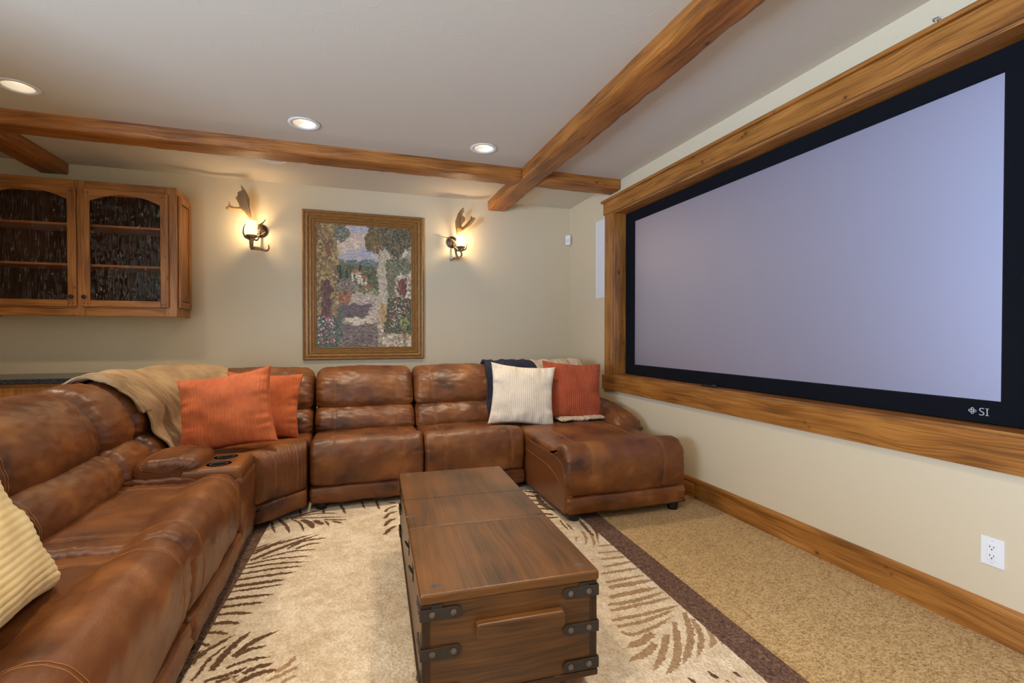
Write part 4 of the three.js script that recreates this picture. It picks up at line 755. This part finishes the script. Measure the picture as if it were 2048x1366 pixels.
const XJ = -1.12, ZJ = -4.17, GAP = 0.006;      // lines where seats meet backs
seatSection('armless_section', [0.115, 0, ZJ], 0, 0.8 - GAP, { cuts: [0.19, 0.81] });
seatSection('armless_section', [0.915, 0, ZJ], 0, 0.8 - GAP, { cuts: [0.19, 0.85] });
seatSection('recliner_section', [XJ, 0, -2.53], Math.PI / 2, 0.862, { cuts: [0.14, 0.86] });
seatSection('recliner_section', [XJ, 0, -1.66], Math.PI / 2, 0.862, { cuts: [0.14, 0.86] });
seatSection('recliner_section', [XJ, 0, -0.79], Math.PI / 2, 0.862, { cuts: [0.14, 0.86] });
// chaise with its side panel, back and arm
{
  const w = 0.925, c = seatSection('chaise_section', [1.3215 + w / 2, 0, ZJ], 0, w, { grow: 0.76, cuts: [0.2, 0.8], seatCrown: 0.016 }), ph = 31;
  const side = outline([[-0.42, 0.07], [0.2, 0.062], [1.2, 0.06], [1.285, 0.07], [1.29, 0.2], [1.275, 0.33], [1.2, 0.4], [0.9, 0.42], [0, 0.42], [-0.42, 0.42]], 120);
  for (const s of [-1, 1]) { const st = [{ s: 0, o: V(s * (w / 2 - 0.006) - 0.03, 0, 0), f: V(0, 0, 1) }, { s: 0.06, o: V(s * (w / 2 - 0.006) + 0.03, 0, 0), f: V(0, 0, 1) }]; st[0].o.x = s > 0 ? w / 2 - 0.055 : -w / 2 - 0.004; st[1].o.x = st[0].o.x + 0.06; st.step = 0.02; obj('side_panel', sweep(side, st, { endR: 0.012, push: (a, l, t, q, d, y) => 0.002 * noise3(d * 5, y * 6, s), tint: hide(ph) }), LEATHER, c); }
  const line = []; for (let i = 0; i <= 40; i++) { const d = mix(0.0, 1.24, i / 40), y = 0.34 - 0.02 * d - 0.09 * Math.pow(clamp((d - 0.95) / 0.3), 2); line.push(V(-w / 2 - 0.0058, y, d)); }
  obj('stitching', new THREE.TubeGeometry(new THREE.CatmullRomCurve3(line), 80, 0.0012, 5, false), THREAD, c);
  const armBody = outline([[-0.36, 0.08], [0.56, 0.08], [0.6, 0.12], [0.61, 0.4], [0.57, 0.5], [0.4, 0.535], [-0.3, 0.55], [-0.36, 0.5]], 80), bs = [{ s: 0, o: V(w / 2 - 0.14, 0, 0), f: V(0, 0, 1) }, { s: 0.265, o: V(w / 2 + 0.125, 0, 0), f: V(0, 0, 1) }]; bs.step = 0.02;
  obj('arm_body', sweep(armBody, bs, { endR: 0.07, push: leatherPush(ph + 1, 0.01, []), tint: hide(ph + 2) }), LEATHER, c);
  const pad = outline([[-0.13, 0], [-0.12, 0.05], [-0.075, 0.09], [0, 0.1], [0.08, 0.08], [0.125, 0.03], [0.132, -0.04], [0.11, -0.06], [0.04, -0.01], [-0.06, -0.02], [-0.115, -0.03]], 64), ps = [];
  for (let i = 0; i <= 24; i++) { const t = i / 24, z = mix(-0.22, 0.56, t); ps.push({ s: 0, o: V(w / 2 + 0.028 - 0.02 * t, 0.53 - 0.075 * Math.pow(t, 3) - 0.02 * t, z), f: V(1, 0, 0) }); }
  for (let i = 1; i < ps.length; i++) ps[i].s = ps[i - 1].s + ps[i].o.distanceTo(ps[i - 1].o); ps.step = 0.012;
  obj('arm_pad', sweep(pad, ps, { endR: 0.05, push: leatherPush(ph + 4, 0.008, [], 2), tint: hide(ph + 3) }), LEATHER, c);
}
// curved corner section between the two runs
const cornerPath = [];
{
  const R = 0.37, a = V(XJ, 0, -3.362), n1 = 12, n2 = 24, n3 = 12, pts = [];
  for (let i = 0; i < n1; i++) pts.push([V(XJ, 0, mix(-3.362, ZJ + R, i / n1)), V(1, 0, 0)]);
  for (let i = 0; i <= n2; i++) { const t = i / n2 * Math.PI / 2; pts.push([V(XJ + R - R * Math.cos(t), 0, ZJ + R - R * Math.sin(t)), V(Math.cos(t), 0, Math.sin(t))]); }
  for (let i = 1; i <= n3; i++) pts.push([V(mix(XJ + R, -0.297, i / n3), 0, ZJ), V(0, 0, 1)]);
  let s = 0; pts.forEach(([o, f], i) => { if (i) s += o.distanceTo(pts[i - 1][0]); cornerPath.push({ s, o, f }); });
  const total = s, F0 = V(-0.535, 0, -3.362), F1 = V(-0.297, 0, -3.6);
  const seatSt = cornerPath.map((q) => { const t = q.s / total, f = F0.clone().lerp(F1, smooth(0, 1, t) * 0.5 + t * 0.5), d = f.sub(q.o), L = d.length(); return { s: q.s, o: q.o, f: d.normalize(), L }; }); seatSt.step = 0.018;
  const cut = (s0, s1) => { const list = cornerPath.filter((q) => q.s >= s0 && q.s <= s1).map((q) => ({ ...q, s: q.s - s0 })); list[0].s = 0; list.step = 0.0125; return list; };
  seatSection('corner_section', [0, 0, 0], 0, 1, { stations: seatSt, cuts: [0.3, 0.72], backStations: [cut(0, total * 0.5), cut(total * 0.5, total)], seatCrown: 0.008, reach: (d, L) => (d > 0.3 ? L - (0.545 - d) : d > 0 ? d / 0.3 * (L - 0.245) : d) });
}
// console with padded lid and two cup holders
{
  const w = 0.375, c = seatSection('console_section', [XJ, 0, -3.157], Math.PI / 2, w, { parts: 'lumbar head shell', cuts: [], feet: false }), tint = hide(71);
  const body = outline([[-0.05, 0.07], [0.25, 0.062], [0.52, 0.062], [0.548, 0.09], [0.552, 0.3], [0.548, 0.42], [0.52, 0.455], [0.3, 0.482], [0, 0.485], [-0.05, 0.46]], 80);
  obj('console_body', sweep(body, straight(w, 0.02), { endR: 0.02, push: leatherPush(71, 0.002, []), tint }), LEATHER, c);
  const q = new THREE.Shape(), hx = w / 2 - 0.028; q.moveTo(-hx, -0.29); q.lineTo(hx, -0.29); q.lineTo(hx, -0.5); q.quadraticCurveTo(hx, -0.522, hx - 0.02, -0.522); q.lineTo(-hx + 0.02, -0.522); q.quadraticCurveTo(-hx, -0.522, -hx, -0.5); q.closePath();
  const holes = [[-0.083, -0.415], [0.083, -0.415]];
  for (const [x, y] of holes) { const h = new THREE.Path(); h.absarc(x, y, 0.062, 0, Math.PI * 2, true); q.holes.push(h); }
  const tray = new THREE.ExtrudeGeometry(q, { depth: 0.03, bevelEnabled: true, bevelSize: 0.026, bevelThickness: 0.03, bevelSegments: 6, curveSegments: 32 }).rotateX(-Math.PI / 2).translate(0, 0.458, 0);
  obj('cup_tray', tinted(toCreasedNormals(tray, 1.0), tint), LEATHER, c);
  for (const [x, y] of holes) obj('cup_holder', lathe([[0.034, 0.46], [0.037, 0.512], [0.0375, 0.5195], [0.046, 0.521], [0.049, 0.519], [0.046, 0.517], [0.039, 0.518], [0.038, 0.458], [0, 0.458], [0, 0.46]], 32).translate(x, 0, -y), BLACK, c);
  const lid = outline([[0.048, 0.45], [0.04, 0.515], [0.055, 0.555], [0.09, 0.572], [0.19, 0.58], [0.275, 0.576], [0.318, 0.562], [0.335, 0.53], [0.33, 0.48], [0.28, 0.43], [0.19, 0.42], [0.1, 0.425]], 72), lp = leatherPush(77, 0.01, []);
  obj('armrest_lid', sweep(lid, straight(w - 0.02, 0.0125), { endR: 0.035, push: lp, tint: hide(80) }), LEATHER, c);
  const th = []; for (const s of [-1, 1]) { const pts = []; for (let i = 0; i <= 30; i++) { const d = mix(0.07, 0.305, i / 30); pts.push(V(s * (w / 2 - 0.019), 0.548 + 0.012 * Math.sin(Math.PI * i / 30), d)); } th.push(new THREE.TubeGeometry(new THREE.CatmullRomCurve3(pts), 60, 0.0012, 5, false)); }
  obj('stitching', joined(th), THREAD, c);
  footAt(c, 0, 0.48, 0.07, RUG_TOP + 0.001);
}
// padded arm closing the near end of the left run
{
  const c = sub('end_arm', sofa, [XJ, 0, -0.245], Math.PI / 2), prof = outline([[-0.36, 0.07], [0.5, 0.062], [0.54, 0.1], [0.545, 0.5], [0.5, 0.6], [0.4, 0.635], [-0.1, 0.64], [-0.32, 0.62], [-0.36, 0.5]], 90);
  obj('arm_body', sweep(prof, straight(0.21, 0.015), { endR: 0.06, push: leatherPush(91, 0.008, []), tint: hide(91) }), LEATHER, c);
}

// ---------------------------------------------------------------- cushions
function cushion(label, centre, xAxis, yAxis, w, h, thick, ribs, tones, { along = 'y', sag = 0.12, tag: careTag, seedling = 0, ribDepth = 0.0034, folds = 1 } = {}) {
  const ex = V(...xAxis).normalize(), ez = ex.clone().cross(V(...yAxis)).normalize(), ey = ez.clone().cross(ex).normalize();
  const nu = along === 'y' ? ribs * 6 : 72, nv = along === 'y' ? 72 : ribs * 6, pos = [], uv = [], col = [], idx = [];
  const point = (u, v, side) => {
    const bu = Math.pow(Math.max(0, 1 - u * u), 0.5), bv = Math.pow(Math.max(0, 1 - v * v), 0.5), full = Math.pow(bu * bv, 0.72);
    const pinch = 0.1; let x = u * w / 2 * (1 - pinch * (1 - v * v) * Math.abs(u)), y = v * h / 2 * (1 - pinch * (1 - u * u) * Math.abs(v));
    let z = thick / 2 * full * (1 - sag * v);
    const r = along === 'y' ? (u * 0.5 + 0.5) * ribs : (v * 0.5 + 0.5) * ribs, edge = Math.min(1, full * 3);
    z += ribDepth * (Math.pow(Math.abs(Math.sin(Math.PI * r)), 0.7) - 0.5) * edge;
    const k = seedling * 7.3 + side * 3;                                                    // soft creases running in from edges and corners
    z += folds * edge * (0.008 * noise3(x * 5 + k, y * 5, k) + 0.007 * noise3(x * 3 + k, y * 16, 4 + k) * smooth(0.45, 1, Math.abs(u)) + 0.007 * noise3(x * 16, y * 3 + k, 8 + k) * smooth(0.45, 1, Math.abs(v)));
    return V(x, y, z * side);
  };
  for (const side of [1, -1]) for (let i = 0; i <= nu; i++) for (let j = 0; j <= nv; j++) {
    const u0 = i / nu * 2 - 1, v0 = j / nv * 2 - 1, u = Math.sin(u0 * Math.PI / 2) * 0.35 + u0 * 0.65, v = Math.sin(v0 * Math.PI / 2) * 0.35 + v0 * 0.65, p = point(u, v, side);
    pos.push(p.x, p.y, p.z); uv.push(p.x, p.y);
    const n = 0.5 + 0.3 * noise3(p.x * 5 + seedling, p.y * 5, side) + 0.25 * noise3(p.x * 24, p.y * 24, seedling); col.push(...mix3(tones[0], tones[1], clamp(n)));
  }
  const O = (nu + 1) * (nv + 1), id = (i, j) => i * (nv + 1) + j;
  for (let i = 0; i < nu; i++) for (let j = 0; j < nv; j++) { const a = id(i, j), b = id(i + 1, j), c = id(i, j + 1), d = id(i + 1, j + 1); idx.push(a, b, c, c, b, d, O + a, O + c, O + b, O + c, O + d, O + b); }
  const g = closed(pos, uv, col, idx), m = obj('throw_pillow', g, std({ vertexColors: true, roughness: 0.95, sheen: 0.7, sheenColor: new THREE.Color(...tones[1]).lerp(new THREE.Color(1, 1, 1), 0.25), sheenRoughness: 0.45, bumpMap: clothBump, bumpScale: 0.0006 }));
  m.matrixAutoUpdate = true; m.quaternion.setFromRotationMatrix(new THREE.Matrix4().makeBasis(ex, ey, ez)); m.position.set(...centre);
  return tag(m, label, 'pillow', 'ribbed throw pillows');
}
const clothN = periodic(200, 200), clothBump = texture(256, 256, (u, v) => clothN(u, v), { repeat: [8, 8] });
const ORANGE = [[0.42, 0.085, 0.024], [0.56, 0.14, 0.042]], CREAM = [[0.72, 0.6, 0.44], [0.82, 0.71, 0.56]], RUST = [[0.34, 0.06, 0.02], [0.46, 0.092, 0.03]], BUTTER = [[0.78, 0.58, 0.27], [0.88, 0.72, 0.42]];
cushion('large orange ribbed pillow leaning in front, by the console lid', [-0.775, 0.74, -3.6], [0.52, 0.085, 0.05], [-0.13, 0.44, -0.17], 0.58, 0.52, 0.2, 27, ORANGE, { seedling: 1, folds: 1.5 });
cushion('orange ribbed pillow tucked behind the larger orange one', [-0.625, 0.715, -4.0], [0.51, -0.03, -0.02], [-0.04, 0.45, -0.14], 0.52, 0.5, 0.15, 30, ORANGE, { seedling: 2 });
cushion('cream ribbed pillow on the right, before the navy throw', [1.4, 0.722, -3.94], [0.545, -0.05, 0.09], [0.05, 0.49, -0.14], 0.575, 0.535, 0.15, 34, CREAM, { seedling: 3, ribDepth: 0.003 });
cushion('rust ribbed pillow against the chaise back, nearest the screen', [1.905, 0.735, -4.0], [0.55, -0.04, 0.04], [0.02, 0.49, -0.14], 0.575, 0.53, 0.14, 30, RUST, { seedling: 4, ribDepth: 0.004 });
cushion('butter yellow ribbed pillow at the near left of the sofa', [-0.95, 0.725, -1.53], [-0.1, -0.04, -1], [-0.43, 0.88, 0.0], 0.57, 0.54, 0.22, 25, BUTTER, { along: 'x', seedling: 5, ribDepth: 0.0032 });

// ---------------------------------------------------------------- throws
const THROW = (c) => std({ vertexColors: true, roughness: 1, sheen: 0.6, sheenColor: c, sheenRoughness: 0.5, bumpMap: clothBump, bumpScale: 0.0012 });
const cloth = (a, b, k) => (p) => mix3(a, b, clamp(0.5 + 0.4 * noise3(p.x * 5 + k, p.y * 5, p.z * 5) + 0.25 * noise3(p.x * 17, p.y * 17 + k, p.z * 17)));
function drape(prof) { const c = new THREE.CatmullRomCurve3(prof.map(([d, y]) => V(d, y, 0))); return (v) => c.getPointAt(clamp(v)); }
const onPath = (s) => { s = clamp(s, 0, cornerPath[cornerPath.length - 1].s); let i = 1; while (i < cornerPath.length - 1 && cornerPath[i].s < s) i++; const A = cornerPath[i - 1], B = cornerPath[i], t = (s - A.s) / (B.s - A.s); return { o: A.o.clone().lerp(B.o, t), f: A.f.clone().lerp(B.f, t).normalize() }; };
{
  const d1 = drape([[0.16, 0.492], [0.1, 0.494], [0.066, 0.52], [0.03, 0.585], [-0.035, 0.66], [-0.045, 0.72], [-0.06, 0.79], [-0.1, 0.87], [-0.18, 0.945], [-0.27, 0.985], [-0.36, 0.98], [-0.44, 0.93], [-0.475, 0.85], [-0.485, 0.74], [-0.5, 0.62]]);
  const fn = (s0, s1, lift, lean, v0, v1, k) => (u, v) => {
    const s = mix(s0, s1, u) + lean * (1 - v) * (1 - u) + 0.012 * noise3(v * 3, k, u), q = onPath(s), p = d1(mix(v0, v1, v));
    const fold = 0.017 * noise3(u * 7 + k, v * 2.2, k) + 0.008 * noise3(u * 15 + v * 6, v * 5, k + 3) + lift, e = 0.9, up = smooth(0.35, 0.6, mix(v0, v1, v));
    return V(q.o.x + q.f.x * (p.x + fold * (1 - up * 0.6)), p.y + fold * up * e, q.o.z + q.f.z * (p.x + fold * (1 - up * 0.6)));
  };
  const t = thing('tan_throw', 'tan suede throw draped over the sofa corner back', 'blanket', [0, 0, 0]);
  const TAN = [[0.3, 0.185, 0.09], [0.47, 0.31, 0.165]];
  obj('main_layer', sheet(fn(0.05, 0.9, 0.016, 0.03, 0, 0.97, 2), 110, 90, 0.012, cloth(...TAN, 1)), THROW(lin(222, 190, 150)), t);
  obj('folded_flap', sheet(fn(0.0, 0.22, 0.004, 0.0, 0.33, 0.93, 7), 50, 60, 0.01, cloth(...TAN, 4)), THROW(lin(222, 190, 150)), t);
}
{
  const lay = (prof, x0, x1, k, slant) => { const d = drape(prof); return (u, v) => { const p = d(v), x = mix(x0, x1, u) + slant * (1 - v) * (0.5 - u) + 0.006 * noise3(v * 4, u, k), f = 0.009 * noise3(u * 5 + k, v * 3, k) + 0.005 * noise3(u * 14, v * 5, k); return V(x, p.y + f * 0.8, ZJ + p.x + f); }; };
  const overHead = [[-0.02, 0.655], [-0.032, 0.7], [-0.045, 0.77], [-0.085, 0.86], [-0.16, 0.945], [-0.26, 0.987], [-0.36, 0.98], [-0.435, 0.93], [-0.46, 0.85], [-0.475, 0.72]];
  const navy = sheet(lay([[0.066, 0.515], [0.056, 0.56], [0.02, 0.62], ...overHead], 1.21, 1.63, 3, -0.14), 70, 80, 0.02, cloth([0.012, 0.013, 0.026], [0.028, 0.03, 0.052], 2));
  tag(obj('navy_throw', navy, THROW(lin(70, 74, 110))), 'folded navy throw hanging over the sofa back behind the cream pillow', 'blanket');
  const beige = sheet(lay([[0.37, 0.505], [0.32, 0.512], [0.2, 0.508], [0.11, 0.515], [0.07, 0.55], [0.03, 0.6], ...overHead], 1.66, 2.19, 9, 0.1), 80, 90, 0.016, cloth([0.5, 0.37, 0.24], [0.68, 0.55, 0.4], 6));
  tag(obj('beige_throw', beige, THROW(lin(240, 220, 195))), 'crumpled beige throw over the chaise back, behind the rust pillow', 'blanket');
}
renderer.render(scene, camera);
